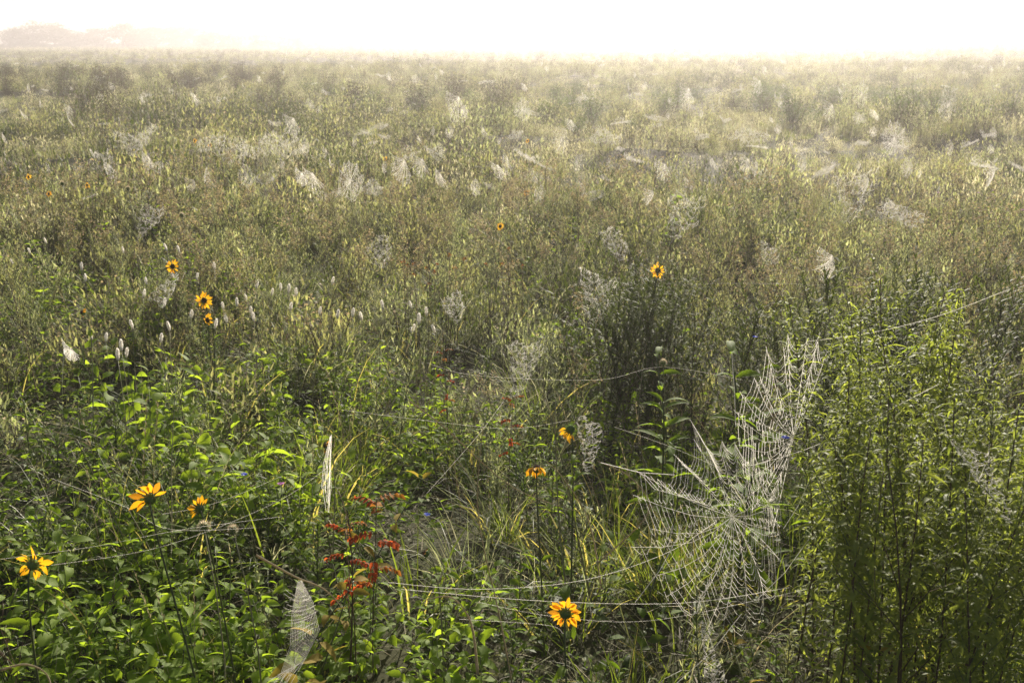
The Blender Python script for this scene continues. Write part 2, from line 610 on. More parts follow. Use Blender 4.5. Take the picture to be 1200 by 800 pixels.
# ------------------------------------------------------------------ scatter (stuff only)
def scatter(name, geos, pts, label, cat):
    """one object: a vertex cloud whose geometry nodes set a clump on every point.  pts: (x, y, z, rx, ry, rz, scale, index)"""
    c = bpy.data.collections.new(name + '_clumps')
    for i, g in enumerate(geos):
        nm = '%s_%03d' % (name, i)
        ob = bpy.data.objects.new(nm, g.mesh(nm)); c.objects.link(ob)
    P = np.array(pts, dtype=np.float32)
    me = bpy.data.meshes.new(name)
    me.from_pydata([tuple(p) for p in P[:, :3].tolist()], [], [])
    a = me.attributes.new('rot', 'FLOAT_VECTOR', 'POINT'); a.data.foreach_set('vector', P[:, 3:6].ravel())
    a = me.attributes.new('scl', 'FLOAT', 'POINT'); a.data.foreach_set('value', P[:, 6].copy())
    a = me.attributes.new('idx', 'INT', 'POINT'); a.data.foreach_set('value', P[:, 7].astype(np.int32))
    o = link(name, me)
    ng = bpy.data.node_groups.new(name, 'GeometryNodeTree')
    ng.interface.new_socket('Geometry', in_out='INPUT', socket_type='NodeSocketGeometry')
    ng.interface.new_socket('Geometry', in_out='OUTPUT', socket_type='NodeSocketGeometry')
    N, L = ng.nodes, ng.links
    gi = N.new('NodeGroupInput'); go = N.new('NodeGroupOutput')
    ci = N.new('GeometryNodeCollectionInfo'); ci.inputs['Collection'].default_value = c
    ci.inputs['Separate Children'].default_value = True; ci.inputs['Reset Children'].default_value = True
    iop = N.new('GeometryNodeInstanceOnPoints'); iop.inputs['Pick Instance'].default_value = True

    def attr(n, t):
        x = N.new('GeometryNodeInputNamedAttribute'); x.data_type = t; x.inputs['Name'].default_value = n
        return x.outputs['Attribute']
    L.new(gi.outputs[0], iop.inputs['Points']); L.new(ci.outputs[0], iop.inputs['Instance'])
    L.new(attr('idx', 'INT'), iop.inputs['Instance Index'])
    L.new(attr('rot', 'FLOAT_VECTOR'), iop.inputs['Rotation'])
    L.new(attr('scl', 'FLOAT'), iop.inputs['Scale'])
    L.new(iop.outputs[0], go.inputs[0])
    md = o.modifiers.new('scatter', 'NODES'); md.node_group = ng
    tag(o, label, cat, kind='stuff')
    return o


def nz(x, y, s, z=0.):
    return noise.noise(Vector((x * s, y * s, z)))


def wedge(r0, r1, half, n, back=1.5):
    """n random ground points in a wedge, uniform in area, a little wider than the view"""
    out = []
    while len(out) < n:
        r = math.sqrt(U(r0 * r0, r1 * r1)); a = U(-half, half)
        x = math.sin(a) * r; y = math.cos(a) * r
        x += U(-back, back) * .0
        out.append((x, y))
    return out


HALF = math.radians(36)

# pixel zones of the near meadow: (px, py, rx, ry, kind) - converted to ground patches
def zone(px, py, h):
    p = at_h(px, py, h); return p.x, p.y


def far_clump(kind, w=.5, n=110, h=.45):
    """a rounded clump about w wide seen from a distance: splayed blades, or a dome of small leaves with its heads on top"""
    g = Geo()
    if kind in ('grass', 'dewy'):
        ks = ['grass', 'grass', 'grass_dewy', 'olive'] if kind == 'grass' else ['grass_dewy', 'grass_dewy', 'straw', 'pale_leaf']
        for i in range(n):
            a = U(0, 6.28); r = w * .5 * math.sqrt(U(0, 1))
            blade(g, Vector((math.cos(a) * r, math.sin(a) * r, 0)), vdir(a + U(-.9, .9), U(.5, 1.45)), h * U(.4, 1.), .007, U(.4, 2.4), random.choice(ks), 3)
        return g
    lk = {'pale': 'pale_leaf', 'shrub': 'olive', 'feather': 'feather', 'brown': 'olive', 'dark': 'dark_leaf'}[kind]
    lobes = [(Vector((U(-w, w) * .3, U(-w, w) * .3, 0)), w * U(.24, .42), h * U(.65, 1.05)) for _ in range(5)]
    for c, r, hh in lobes:
        for s in range(4):
            top = c + Vector((U(-r, r) * .6, U(-r, r) * .6, hh * U(.7, 1)))
            tube(g, [c + (top - c) * .0, c.lerp(top, .5), top], .0022, .001, 'stem_brown', 3)
        for i in range(n // 2):
            d = vdir(U(0, 6.28), math.asin(U(.0, 1)))
            q = U(.55, 1.06)
            p = c + Vector((d.x * r * q, d.y * r * q, d.z * hh * q + .02))
            L = U(.022, .048)
            blade(g, p, (d + vdir(U(0, 6.28), U(-.3, 1.2))), L, L * .26, U(.2, 1.1), lk, 2)
            if d.z > .55 and kind in ('brown', 'feather', 'shrub') and U(0, 1) < (.75 if kind == 'brown' else .25):
                L = U(.012, .022)
                leaf(g, p + Vector((0, 0, .02)), vdir(U(0, 6.28), U(-.2, 1.2)), L, L * .7, 'brown' if kind != 'feather' else 'fuzz', .5, .3, 1, .5)
    return g


# --- clump library
random.seed(21)
grassN = [g_grass(46, U(.26, .38), 'grass', .09, .0046, (.6, 2.6), 4, (.55, 1.45)) for _ in range(5)]
grassD = [g_grass(40, U(.30, .45), 'grass_dewy', .08, .0028, (.6, 2.6), 4, (.6, 1.45)) for _ in range(4)]
grassS = [g_seedgrass(6, U(.42, .6)) for _ in range(3)]
matG = [g_mat(46, .2) for _ in range(3)] + [g_mat(46, .22, 'herb', (.03, .055), .24) for _ in range(2)]
twigG = [g_twigs(5, .5), g_twigs(4, .6, 'straw'), g_twigs(5, .45, 'stem_brown')]
herbG = [joined(p_herb(U(.22, .34), 5, 'herb', (.035, .065))) for _ in range(3)] + [joined(p_herb(U(.2, .3), 5, 'herb_dark', (.02, .04), .5)) for _ in range(3)]
featG = [joined(p_feather(U(.35, .5), 7)) for _ in range(4)]
browG = [joined(p_brown(U(.38, .5), 8)) for _ in range(3)]
LIB = {}
near_geos = []


def addlib(key, lst):
    LIB[key] = list(range(len(near_geos), len(near_geos) + len(lst))); near_geos.extend(lst)


addlib('grass', grassN); addlib('dewy', grassD); addlib('seed', grassS)
tangG = [g_grass(16, U(.5, .65), 'grass_dewy', .1, .0026, (.8, 2.8), 6, (.5, 1.3)) for _ in range(3)] + [g_grass(14, U(.5, .65), 'straw', .1, .0022, (.6, 2.8), 6, (.5, 1.4)) for _ in range(2)] + [g_grass(14, .5, 'grass', .1, .0038, (.4, 2.0), 6, (.7, 1.45)) for _ in range(2)]
addlib('tangle', tangG)
matG += [g_mat(70, .2, 'olive', (.012, .028), .22) for _ in range(2)]
fineG = [joined(p_feather(U(.22, .34), 8, random.choice(['olive', 'herb_dark', 'feather']), 'stem', None, .026, .005)) for _ in range(5)]
addlib('fine', fineG)
random.seed(77)
addlib('moundA', [far_clump(q, .42, 150, .34) for q in ('shrub', 'shrub', 'feather', 'brown')])
addlib('moundD', [far_clump('dark', .45, 150, .36) for _ in range(2)])
addlib('mat', matG); addlib('twig', twigG); addlib('herb', herbG); addlib('feather', featG); addlib('brown', browG)


def pick(w):
    ks = list(w); t = U(0, sum(w.values()))
    for k in ks:
        t -= w[k]
        if t <= 0: return k
    return ks[-1]


# keep the heart of the dark hollows thin: (px, py, height, radius m, keep)
HOLLOWS = [(60, 500, .1, .5, .1), (150, 490, .1, .35, .1), (550, 450, .1, .35, .1), (880, 410, .1, .6, .15), (350, 720, .05, .35, .12),
           (600, 760, .05, .4, .15), (110, 590, .1, .3, .12), (760, 470, .1, .35, .1), (40, 380, .1, .7, .2), (430, 410, .1, .35, .25),
           (470, 560, .1, .25, .2), (700, 600, .1, .2, .3), (270, 620, .05, .2, .2), (500, 760, .05, .3, .15), (880, 760, .05, .4, .2),
           (250, 440, .1, .25, .3), (330, 360, .1, .4, .25), (120, 330, .1, .4, .25), (640, 380, .1, .4, .3), (20, 600, .05, .25, .2)]
HOLL = [(*zone(a, b, c), d, e) for a, b, c, d, e in HOLLOWS]


def keep(x, y):
    for hx, hy, r, k in HOLL:
        if (x - hx) ** 2 + (y - hy) ** 2 < r * r and U(0, 1) > k: return False
    return True


def build_near():
    grass_pts, cover_pts = [], []
    # 1.0 - 11 m: full detail
    for x, y in wedge(1.0, 11, HALF, 7800, 0):
        r = math.hypot(x, y)
        m1 = nz(x, y, .9, 5.); m2 = nz(x, y, .35, 9.)
        px, py = pix((x, y, .3))
        low = .0
        w = {'grass': 2.2 + 3 * max(0, m1), 'dewy': .9 + 2.6 * max(0, m2), 'seed': .45, 'mat': 3.6, 'twig': .5, 'tangle': 2.2, 'fine': 2.6 + 3 * m2, 'herb': 1.5 - 3.5 * m1,
             'feather': .7 + .4 * max(0, r - 4), 'brown': .25 + .35 * max(0, r - 5)}
        w['moundA'] = 0. if r < 4.2 else min(3.2, (r - 4.2) * .9); w['moundD'] = w['moundA'] * .35
        if r < 4: w['feather'] = .15; w['brown'] = .08
        if r > 5: w['grass'] *= .6; w['seed'] *= .5; w['dewy'] *= .7
        if 300 < px < 680 and 280 < py < 430: w['dewy'] += 8; w['herb'] *= .4
        if 560 < px < 850 and 540 < py < 800: w['grass'] += 7; w['dewy'] += 3; w['herb'] *= .25
        if px < 330 and py > 400: w['herb'] *= 1.8; w['grass'] *= .6
        w = {k: max(.02, v) for k, v in w.items()}
        k = pick(w)
        if k not in ('mat', 'fine') and not keep(x, y): continue
        if k == 'fine' and not keep(x, y) and U(0, 1) < .5: k = 'mat'
        if nz(x, y, 1.7, 20.) < -.16 and U(0, 1) < (.85 if k != 'mat' else .4): continue
        s = U(.75, 1.2) * (1 + .25 * m2) * (1 + .5 * nz(x, y, 1.5, 12.))
        if k in ('grass', 'dewy', 'seed', 'herb', 'tangle') and r < 2.4: s *= .85
        rec = (x, y, gz(x, y) - .01, U(-.12, .12), U(-.12, .12), U(0, 6.28), s, random.choice(LIB[k]))
        (grass_pts if k in ('grass', 'dewy', 'seed') else cover_pts).append(rec)
    return grass_pts, cover_pts


grass_pts, cover_pts = build_near()

# --- middle and far field: coarser clumps
random.seed(31)


midL = {}
mid_geos = []
for k, cnt, h in (('grass', 4, .36), ('dewy', 3, .36), ('shrub', 4, .42), ('feather', 4, .44), ('brown', 4, .42), ('dark', 3, .46), ('pale', 3, .36)):
    midL[k] = list(range(len(mid_geos), len(mid_geos) + cnt))
    for _ in range(cnt): mid_geos.append(far_clump(k, .55, 120, h))


def build_mid(r0, r1, n, half, smin, smax, up=1.0):
    out = []
    for x, y in wedge(r0, r1, half, n, 0):
        r = math.hypot(x, y)
        a = nz(x, y, .16, 2.); b = nz(x, y * 1.8, .05, 8.); c = nz(x, y, .5, 4.)
        w = {'grass': 1.2 + 5 * max(0, a), 'dewy': .6 + 7 * max(0, -a), 'shrub': 1.2 + 5 * max(0, b), 'pale': 2.0 + 10 * max(0, -nz(x * .3, y, .38, 16.)), 'feather': 1.2 + 5 * max(0, c),
             'brown': 1.2 + 5 * max(0, -c), 'dark': .15 + 9 * max(0, b - .1) + 12 * max(0, nz(x * .3, y, .38, 16.) - .06)}
        k = pick(w)
        e = nz(x * .3, y, .38, 16.)
        s = U(smin, smax) * max(.45, 1.0 + .7 * c + 1.0 * e) * (1 + .3 * nz(x, y, 1.3, 6.))
        s = min(1.25 if r < 120 else 1.15, s)
        if r < 90 and nz(x * .7, y, .9, 23.) < -.2 and U(0, 1) < .75: continue
        if k in ('shrub', 'feather', 'dark', 'brown') and U(0, 1) < .13: s *= U(1.25, 1.6)
        if k == 'dark': s *= 1.1
        out.append((x, y, gz(x, y) - .02, U(-.1, .1), U(-.1, .1), U(0, 6.28), s, random.choice(midL[k])))
    return out


mid_pts = build_mid(9, 30, 5600, HALF, .7, 1.15) + build_mid(30, 75, 13000, HALF * .92, .75, 1.2) + build_mid(75, 330, 30000, HALF * .85, .8, 1.25)

scatter('grass', near_geos, grass_pts, 'dewy green and straw-coloured grass tufts filling the near meadow', 'grass')
scatter('ground_cover', near_geos, cover_pts, 'tangled low leafy weeds and litter covering the near ground', 'ground cover')
scatter('meadow_vegetation', mid_geos, mid_pts, 'olive green and brown weeds and grasses covering the field out to the mist', 'vegetation')

# ------------------------------------------------------------------ individually modelled herbs
random.seed(41)
M['herb_bright'] = leaf_mat('herb_leaf_bright', (.10, .165, .022), (.25, .33, .055), (2.1, 2.05, .7), .58, .6, .12)
K_herb = [Kind('leafy_herb', p_herb(.38, 5, 'herb_bright', (.045, .09), .5, .8)) for _ in range(4)]
K_lance = [Kind('lance_leaved_herb', p_lance(.42, 3)) for _ in range(3)]
K_willow = [Kind('tall_leafy_plant', p_willow(h, nb)) for h, nb in ((1.05, 15), (1.12, 9), (1.0, 17), (1.15, 6), (1.08, 12), (1.1, 10))]
K_feather = [Kind('feathery_weed', p_feather(h, 11)) for h in (.62, .7, .75)]
K_featherT = [Kind('feathery_weed', p_feather(h, 10, 'olive', 'stem_brown')) for h in (.75, .8)]
K_dark = [Kind('dark_upright_weed', p_feather(h, 12, 'dark_leaf', 'stem_brown', None, .044, .0072)) for h in (.75, .8, .78)]
K_brown = [Kind('brown_flowered_weed', p_brown(h, 11)) for h in (.5, .55, .6)]


K_broad = [Kind('leafy_herb', p_herb(.38, 4, 'herb_bright', (.06, .105), .52, .7)) for _ in range(4)]


def put(kinds, px, py, h, look, cat, group, sc=1., tall=.4, jit=0):
    """stand a plant on the ground so that its top falls near the pixel; h is its height"""
    p = at_h(px, py, h * sc)
    k = random.choice(kinds)
    r = k.place((p.x, p.y, gz(p.x, p.y) - .01), U(0, 6.28), sc * U(.93, 1.07), .08)
    reg(r, look, cat, group, (p.x, p.y, p.z))
    return r


def zone_fill(kinds, x0, y0, x1, y1, n, h, look, cat, group, s=(.8, 1.1), mind=.0):
    done = []
    tries = 0
    while len(done) < n and tries < n * 30:
        tries += 1
        px, py = U(x0, x1), U(y0, y1)
        p = at_h(px, py, h)
        if any((p - q).length < mind for q in done): continue
        done.append(p)
        put(kinds, px, py, h, look, cat, group, U(*s))


H = 'bright green broad-leaved herb'
G1 = 'broad-leaved herbs growing through the near grass'
zone_fill(K_broad, 0, 650, 330, 800, 24, .40, H, 'herb', G1, (.75, 1.05), .12)
zone_fill(K_broad, 150, 375, 330, 520, 20, .40, H, 'herb', G1, (.85, 1.2), .13)
zone_fill(K_herb, 0, 560, 200, 680, 8, .30, H, 'herb', G1, (.7, 1.0), .15)
zone_fill(K_herb, 290, 400, 520, 520, 14, .28, H, 'herb', G1, (.65, .9), .15)
zone_fill(K_herb, 690, 480, 900, 570, 12, .30, H, 'herb', G1, (.7, .95), .13)
zone_fill(K_herb, 380, 660, 560, 800, 6, .28, H, 'herb', G1, (.7, .95), .15)
zone_fill(K_herb, 0, 230, 300, 370, 10, .40, H, 'herb', G1, (.8, 1.2), .3)
L1 = 'upright herb with long pointed leaves'
G2 = 'lance-leaved herbs in the near grass'
for px, py, s in ((622, 470, 1.0), (640, 505, .95), (465, 450, .9), (500, 470, .95), (540, 470, .85), (690, 455, .8), (720, 440, .8), (210, 690, .95),
                  (130, 690, .9), (80, 700, .9), (640, 745, .75), (560, 760, .7), (910, 740, .75), (700, 775, .7), (380, 580, .9), (340, 560, .9),
                  (430, 655, .8), (600, 640, .85), (30, 440, 1.0), (90, 420, 1.0), (250, 640, .9)):
    put(K_lance, px, py, .42, L1, 'herb', G2, s)

# the tall leafy thicket on the right
W1 = 'tall leafy stem with narrow drooping leaves'
G3 = 'tall leafy stems of the thicket on the right'
TALL = [(1048, 330, 2.95, 1.16), (1042, 345, 2.9, 1.1), (1056, 350, 3.0, 1.1), (985, 372, 2.85, 1.10), (1020, 385, 2.7, 1.08), (1062, 372, 2.8, 1.12), (1090, 358, 3.0, 1.13), (960, 400, 2.75, 1.06),
        (1100, 420, 2.6, 1.06), (1035, 430, 2.5, 1.03), (1165, 395, 2.9, 1.08), (1190, 350, 2.9, 1.17), (1215, 380, 2.7, 1.12), (1150, 450, 2.6, 1.05),
        (990, 450, 2.5, 1.04), (1060, 480, 2.4, 1.02), (1120, 500, 2.4, 1.0), (1180, 470, 2.4, 1.05), (1010, 520, 2.3, 1.0),
        (1080, 545, 2.25, .98), (1150, 560, 2.2, .98), (1000, 570, 2.3, .95), (1210, 520, 2.3, 1.05), (1200, 600, 2.1, .98),
        (1240, 440, 2.5, 1.1), (1130, 400, 3.1, 1.1), (1075, 330, 3.2, 1.12), (1260, 520, 2.3, 1.05)]
for _ in range(24):
    TALL.append((U(985, 1270), U(430, 560), U(2.55, 3.2), 1.))
for px, py, dist, hh in TALL:
    d = at_dist(px, py, dist)
    g0 = gz(d.x, d.y)
    sc = (d.z - g0) / 1.08
    k = random.choice(K_willow)
    r = k.place((d.x, d.y, g0 - .01), U(0, 6.28), sc * (1.08 / 1.08), .05)
    reg(r, W1, 'tall plant', G3, d)

# dark feathery stand right of centre
F1 = 'grey-green feathery weed'
G4 = 'feathery weeds standing above the meadow'
for px, py, dist in ((705, 318, 5.1), (722, 330, 4.9), (738, 312, 5.2), (752, 305, 5.3), (760, 330, 4.9), (778, 335, 5.0), (790, 322, 5.3), (715, 350, 4.8), (755, 345, 4.7), (775, 350, 4.75), (708, 330, 4.85), (785, 330, 4.9), (735, 325, 4.9), (748, 330, 5.05), (768, 325, 5.), (795, 345, 4.8),
                     (745, 345, 4.8), (800, 340, 5.2), (730, 300, 5.5), (770, 298, 5.6)):
    d = at_dist(px, py, dist); g0 = gz(d.x, d.y)
    r = random.choice(K_dark).place((d.x, d.y, g0 - .01), U(0, 6.28), (d.z - g0) / .76, .05)
    reg(r, 'dark upright weed', 'weed', 'dark upright weeds of the stand right of centre', d)


def zf(kinds, boxes, look, cat, grp, h, s):
    for x0, y0, x1, y1, n in boxes:
        zone_fill(kinds, x0, y0, x1, y1, n, h, look, cat, grp, s, .2)


zf(K_feather + K_featherT, [(0, 200, 300, 300, 22), (300, 200, 620, 300, 22), (620, 190, 860, 290, 20), (860, 220, 1200, 340, 34), (820, 320, 960, 380, 8),
                            (160, 300, 420, 340, 8), (0, 300, 60, 350, 5)], F1, 'weed', G4, .6, (.75, 1.1))
for px, py, dist in [(U(985, 1195), U(318, 350), U(4.0, 5.2)) for _ in range(16)] + [(U(820, 960), U(345, 380), U(4.4, 5.2)) for _ in range(9)]:
    d = at_dist(px, py, dist); g0 = gz(d.x, d.y)
    r = random.choice(K_dark).place((d.x, d.y, g0 - .01), U(0, 6.28), (d.z - g0) / .76, .08)
    reg(r, 'dark bushy weed', 'weed', 'dark weeds in the shade behind the thicket and the big web', d)
B1 = 'bushy brown-headed weed'
G5 = 'brown-headed weeds in the middle of the meadow'
zf(K_brown, [(0, 200, 300, 290, 16), (300, 210, 640, 300, 26), (640, 220, 860, 290, 16), (860, 270, 1200, 350, 26), (150, 290, 330, 330, 6),
             (880, 300, 960, 340, 6)], B1, 'weed', G5, .5, (.75, 1.1))


def shrub_parts(h=.8, w=1.0, lk='olive', n=1100):
    st, lv = Geo(), Geo()
    for q in range(9):
        pts = wander((U(-w, w) * .15, U(-w, w) * .15, 0), vdir(U(0, 6.28), U(.8, 1.5)), h * U(.65, 1.05), 4, .3)
        tube(st, pts, .008, .002, 'stem_brown', 4)
        for i in range(n // 9):
            p, d = lerp_pts(pts, U(.3, 1)); p = p + Vector((U(-.13, .13), U(-.13, .13), U(-.08, .08))); L = U(.028, .05)
            leaf(lv, p, vdir(U(0, 6.28), U(-.3, 1.2)), L, L * .5, lk, .7, .3, 1, .4)
    return {'stems': st, 'foliage': lv}


M['shrub_dark'] = leaf_mat('shrub_leaf', (.045, .040, .018), (.090, .080, .032), (1.4, 1.3, .8), .3, .7, .1)
K_shrubD = [Kind('low_shrub', shrub_parts(.8, 1.1, 'shrub_dark')) for _ in range(3)]
K_shrubG = [Kind('low_shrub', shrub_parts(.7, 1.0, 'herb_dark')) for _ in range(2)]
for kk, look, boxes in ((K_shrubD, 'low dark brown shrub', [(0, 74, 330, 86, 60), (300, 82, 620, 100, 14), (0, 92, 200, 120, 8), (780, 108, 1000, 122, 6)]),
                        (K_shrubG, 'low grey-green shrub', [(330, 84, 560, 110, 10), (620, 84, 900, 104, 18), (900, 88, 1200, 108, 22), (560, 112, 760, 130, 6), (0, 110, 380, 135, 12)])):
    for x0, y0, x1, y1, n in boxes:
        for _ in range(n):
            px, py = U(x0, x1), U(y0, y1)
            put(kk, px, py, .8, look, 'shrub', 'low shrubs far out in the meadow', U(.8, 1.15) if py < 105 else U(.55, .75))


# ------------------------------------------------------------------ sunflowers
def sunflower(px, py, dist, face, npet, look, petL=.030, droop=.1, missing=(), old=False, lean=None, size=1., near=True, leaves=2):
    """face: (azimuth, elevation) in degrees the blossom looks towards; azimuth 90 = away from the camera"""
    c = at_dist(px, py, dist)
    n = vdir(math.radians(face[0]), math.radians(face[1]))
    bx, by = c.x + (lean[0] if lean else U(-.05, .05)), c.y + (lean[1] if lean else U(-.02, .06))
    base = Vector((bx, by, gz(bx, by) - .01))
    root = empty('sunflower', base)
    pk = 'petal_old' if old else 'petal'
    # head frame
    z = n.normalized(); x = perp(z); y = z.cross(x)
    Mx = Matrix((x, y, z)).transposed()
    loc = c - base
    R = .0115 * size
    g = Geo()
    rings = [(0, .006), (.5, .0052), (.85, .002), (1., -.002)]
    nseg = 12
    vs = [(0, 0, rings[0][1] * size)]
    for rr, zz in rings[1:]:
        for j in range(nseg):
            a = 2 * PI * j / nseg; vs.append((R * rr * math.cos(a), R * rr * math.sin(a), zz * size))
    fs = [(0, 1 + j, 1 + (j + 1) % nseg) for j in range(nseg)]
    for k in range(2):
        b = 1 + k * nseg
        for j in range(nseg):
            j2 = (j + 1) % nseg; fs.append((b + j, b + nseg + j, b + nseg + j2, b + j2))
    g.add(vs, fs, 'disc')
    if near:
        for i in range(60):
            a = i * 2.39996; rr = R * .95 * math.sqrt(i / 60)
            h = .006 * size * (1 - (rr / R) ** 2)
            leaf(g, Vector((rr * math.cos(a), rr * math.sin(a), h)), Vector((math.cos(a) * .4, math.sin(a) * .4, 1)), .003, .0016, 'disc', .2, .2, 1)
    head = link('flower_disc', g.mesh('flower_disc'), root)
    head.matrix_local = Matrix.Translation(loc) @ Mx.to_4x4()
    g = Geo()
    vs = []
    rr_ = [(1.02, -.002), (1.12, -.006), (.8, -.012), (.25, -.016)]
    for rr, zz in rr_:
        for j in range(nseg):
            a = 2 * PI * j / nseg; vs.append((R * rr * math.cos(a), R * rr * math.sin(a), zz * size))
    fs = []
    for k in range(3):
        b = k * nseg
        for j in range(nseg):
            j2 = (j + 1) % nseg; fs.append((b + j, b + j2, b + nseg + j2, b + nseg + j))
    fs.append(tuple(3 * nseg + j for j in range(nseg)))
    g.add(vs, fs, 'calyx')
    for i in range(16 if near else 8):
        a = i * 2 * PI / (16 if near else 8) + U(-.1, .1)
        leaf(g, Vector((R * .9 * math.cos(a), R * .9 * math.sin(a), -.009 * size)), Vector((math.cos(a), math.sin(a), U(-.3, .5))), .012 * size, .0045, 'calyx', U(-.3, .6), .3, 2)
    cal = link('calyx', g.mesh('calyx'), root); cal.matrix_local = Matrix.Translation(loc) @ Mx.to_4x4()
    allp = Geo()
    for i in range(npet):
        if i in missing: continue
        a = 2 * PI * i / npet + U(-.12, .12)
        dr = droop + U(-.15, .2)
        d = Vector((math.cos(a) * math.cos(dr), math.sin(a) * math.cos(dr), -math.sin(dr)))
        L = petL * size * U(.75, 1.15); pk2 = pk if U(0, 1) < .85 else 'petal_old'
        g = Geo() if near else allp
        leaf(g, Vector((R * .92 * math.cos(a), R * .92 * math.sin(a), -.001)), d, L, L * (U(.40, .5) if near else .5), pk2, U(-.2, 1.0), U(.1, .45), 4, .5)
        if near:
            pe = link('petal', g.mesh('petal'), head)
    if not near:
        link('petals', allp.mesh('petals'), head)
    # stem
    g = Geo()
    e = loc - z * .014 * size
    mid1 = Vector((e.x * .25, e.y * .25, e.z * .45)); mid2 = e - z * .05 * size - Vector((0, 0, .03))
    pts = []
    P0, P1, P2, P3 = Vector((0, 0, 0)), mid1, mid2, e
    for i in range(11):
        t = i / 10
        pts.append(P0 * (1 - t) ** 3 + P1 * 3 * t * (1 - t) ** 2 + P2 * 3 * t * t * (1 - t) + P3 * t ** 3)
    tube(g, pts, .0028, .0019 * size, 'stem_pale' if old else 'stem', 6)
    link('stem', g.mesh('stem'), root)
    for i in range(leaves):
        t = U(.35, .8); p, d = lerp_pts(pts, t)
        g = Geo(); L = U(.045, .075)
        leaf(g, p, vdir(U(0, 6.28), U(.1, .8)), L, L * .3, 'herb', .8, .3, 4, .35)
        link('leaf', g.mesh('leaf'), root)
    tag(root, look, 'sunflower', 'yellow sunflowers scattered over the meadow')
    return root


random.seed(51)
SF = sunflower
SF(40, 660, 2.45, (84, 4), 11, 'open yellow sunflower with ten pointed petals over bright herbs at the left edge', .028, .05, size=1.)
SF(176, 583, 2.55, (105, 8), 13, 'ragged sunflower draped in silk with petals only on its left half', .036, .1, missing=(0, 1, 2, 3, 4), lean=(.10, .0), size=1.05)
SF(234, 596, 2.65, (118, -15), 15, 'small half-opened sunflower with upright petals beside the ragged one', .026, .15, missing=(0, 1, 2, 3, 4, 5, 14), size=.85)
SF(663, 717, 2.30, (82, 6), 18, 'round full yellow sunflower seen from behind near the bottom centre', .027, .0, lean=(.02, .0), size=1.)
SF(668, 502, 3.05, (100, 2), 14, 'worn sunflower with few petals left just above the drooping bloom', .03, .3, missing=(0, 1, 2, 8, 9, 10, 11, 12, 13), size=1.05)
SF(629, 547, 2.9, (85, 60), 15, 'drooping yellow sunflower with hanging petals and domed centre', .03, .75, size=1.)
SF(771, 317, 4.95, (268, 10), 13, 'yellow sunflower high in front of the dark feathery stand', .026, .05, size=1.)
SF(202, 312, 5.6, (262, 15), 13, 'small yellow sunflower highest on the left slope above the seed spikes', .027, .0, size=1.)
SF(239, 352, 4.9, (268, 20), 14, 'upper bloom of the stacked pair, bright with dark centre', .027, .0, size=1.05)
SF(243, 375, 4.6, (235, 5), 13, 'lower sunflower of the stacked pair turned sideways', .024, .3, size=.85)
for px, py, d, lb in ((33, 207, 9.2, 'far yellow sunflower closest to the left edge'), (102, 217, 8.8, 'far yellow sunflower on its own above the left weeds'),
                      (57, 227, 8.4, 'faded orange sunflower low between two far ones'), (618, 165, 12.5, 'tiny yellow sunflower in front of a pale web in mid field'),
                      (451, 186, 11., 'tiny yellow sunflower beside the upright torn webs'), (586, 265, 6.8, 'small orange sunflower above the centre dry stalks'),
                      (617, 226, 8.5, 'dull orange sunflower half hidden behind the dry stalks'), (246, 170, 11.5, 'tiny yellow sunflower below the broad pale web patch'),
                      (228, 165, 12., 'tiny golden sunflower at the top of the left web patch')):
    SF(px, py, d, (250, 20), 11, lb, .024, .1, size=.8, near=False, leaves=1, old=lb.startswith(('faded', 'dull')))
SF(498, 648, 2.75, (170, 10), 12, 'nearly bare sunflower with two orange petals above a broad green leaf', .022, .2, missing=(0, 1, 2, 3, 4, 5, 6, 9, 10, 11), old=True, size=.7)
SF(381, 522, 3.3, (180, 20), 12, 'shrivelled orange sunflower beside the tall white streak of silk', .022, .6, missing=(1, 2, 5, 6, 9), old=True, size=.75)
SF(96, 366, 4.6, (200, 20), 12, 'shrivelled orange sunflower low in the left grass', .02, .7, missing=(2, 5, 6), old=True, size=.8)


# ------------------------------------------------------------------ spent seed heads
def seedhead(px, py, dist, label, size=1.):
    c = at_dist(px, py, dist); bx, by = c.x + U(-.02, .05), c.y + U(-.02, .04)
    base = Vector((bx, by, gz(bx, by) - .01)); root = empty('spent_seed_head', base); loc = c - base
    g = Geo(); R = .013 * size
    for i in range(140):
        a = i * 2.39996; zz = 1 - 2 * (i + .5) / 140; rr = math.sqrt(1 - zz * zz)
        d = Vector((rr * math.cos(a), rr * math.sin(a), zz))
        leaf(g, loc + d * R * .65, d, R * .55 * U(.7, 1.3), .0028, 'fuzz' if zz > -.2 or i % 3 == 0 else 'calyx', U(-.3, .3), .2, 1)
    link('seed_fuzz', g.mesh('seed_fuzz'), root)
    g = Geo()
    for k in range(6):
        pass
    ns = 10; vs = []
    for k in range(7):
        th = PI * k / 6
        for j in range(ns):
            a = 2 * PI * j / ns; vs.append(tuple(loc + Vector((math.sin(th) * math.cos(a), math.sin(th) * math.sin(a), math.cos(th))) * R * .72))
    g.add(vs, [(k * ns + j, (k + 1) * ns + j, (k + 1) * ns + (j + 1) % ns, k * ns + (j + 1) % ns) for k in range(6) for j in range(ns)], 'calyx')
    link('seed_core', g.mesh('seed_core'), root)
    g = Geo(); pts = [Vector((0, 0, 0)).lerp(loc, t) + Vector((.02 * math.sin(t * PI), 0, 0)) for t in (0, .25, .5, .75, 1)]
    tube(g, pts, .0022, .0014, 'stem_pale', 5); link('stem', g.mesh('stem'), root)
    tag(root, label, 'seed head', 'spent round seed heads on bare stalks')


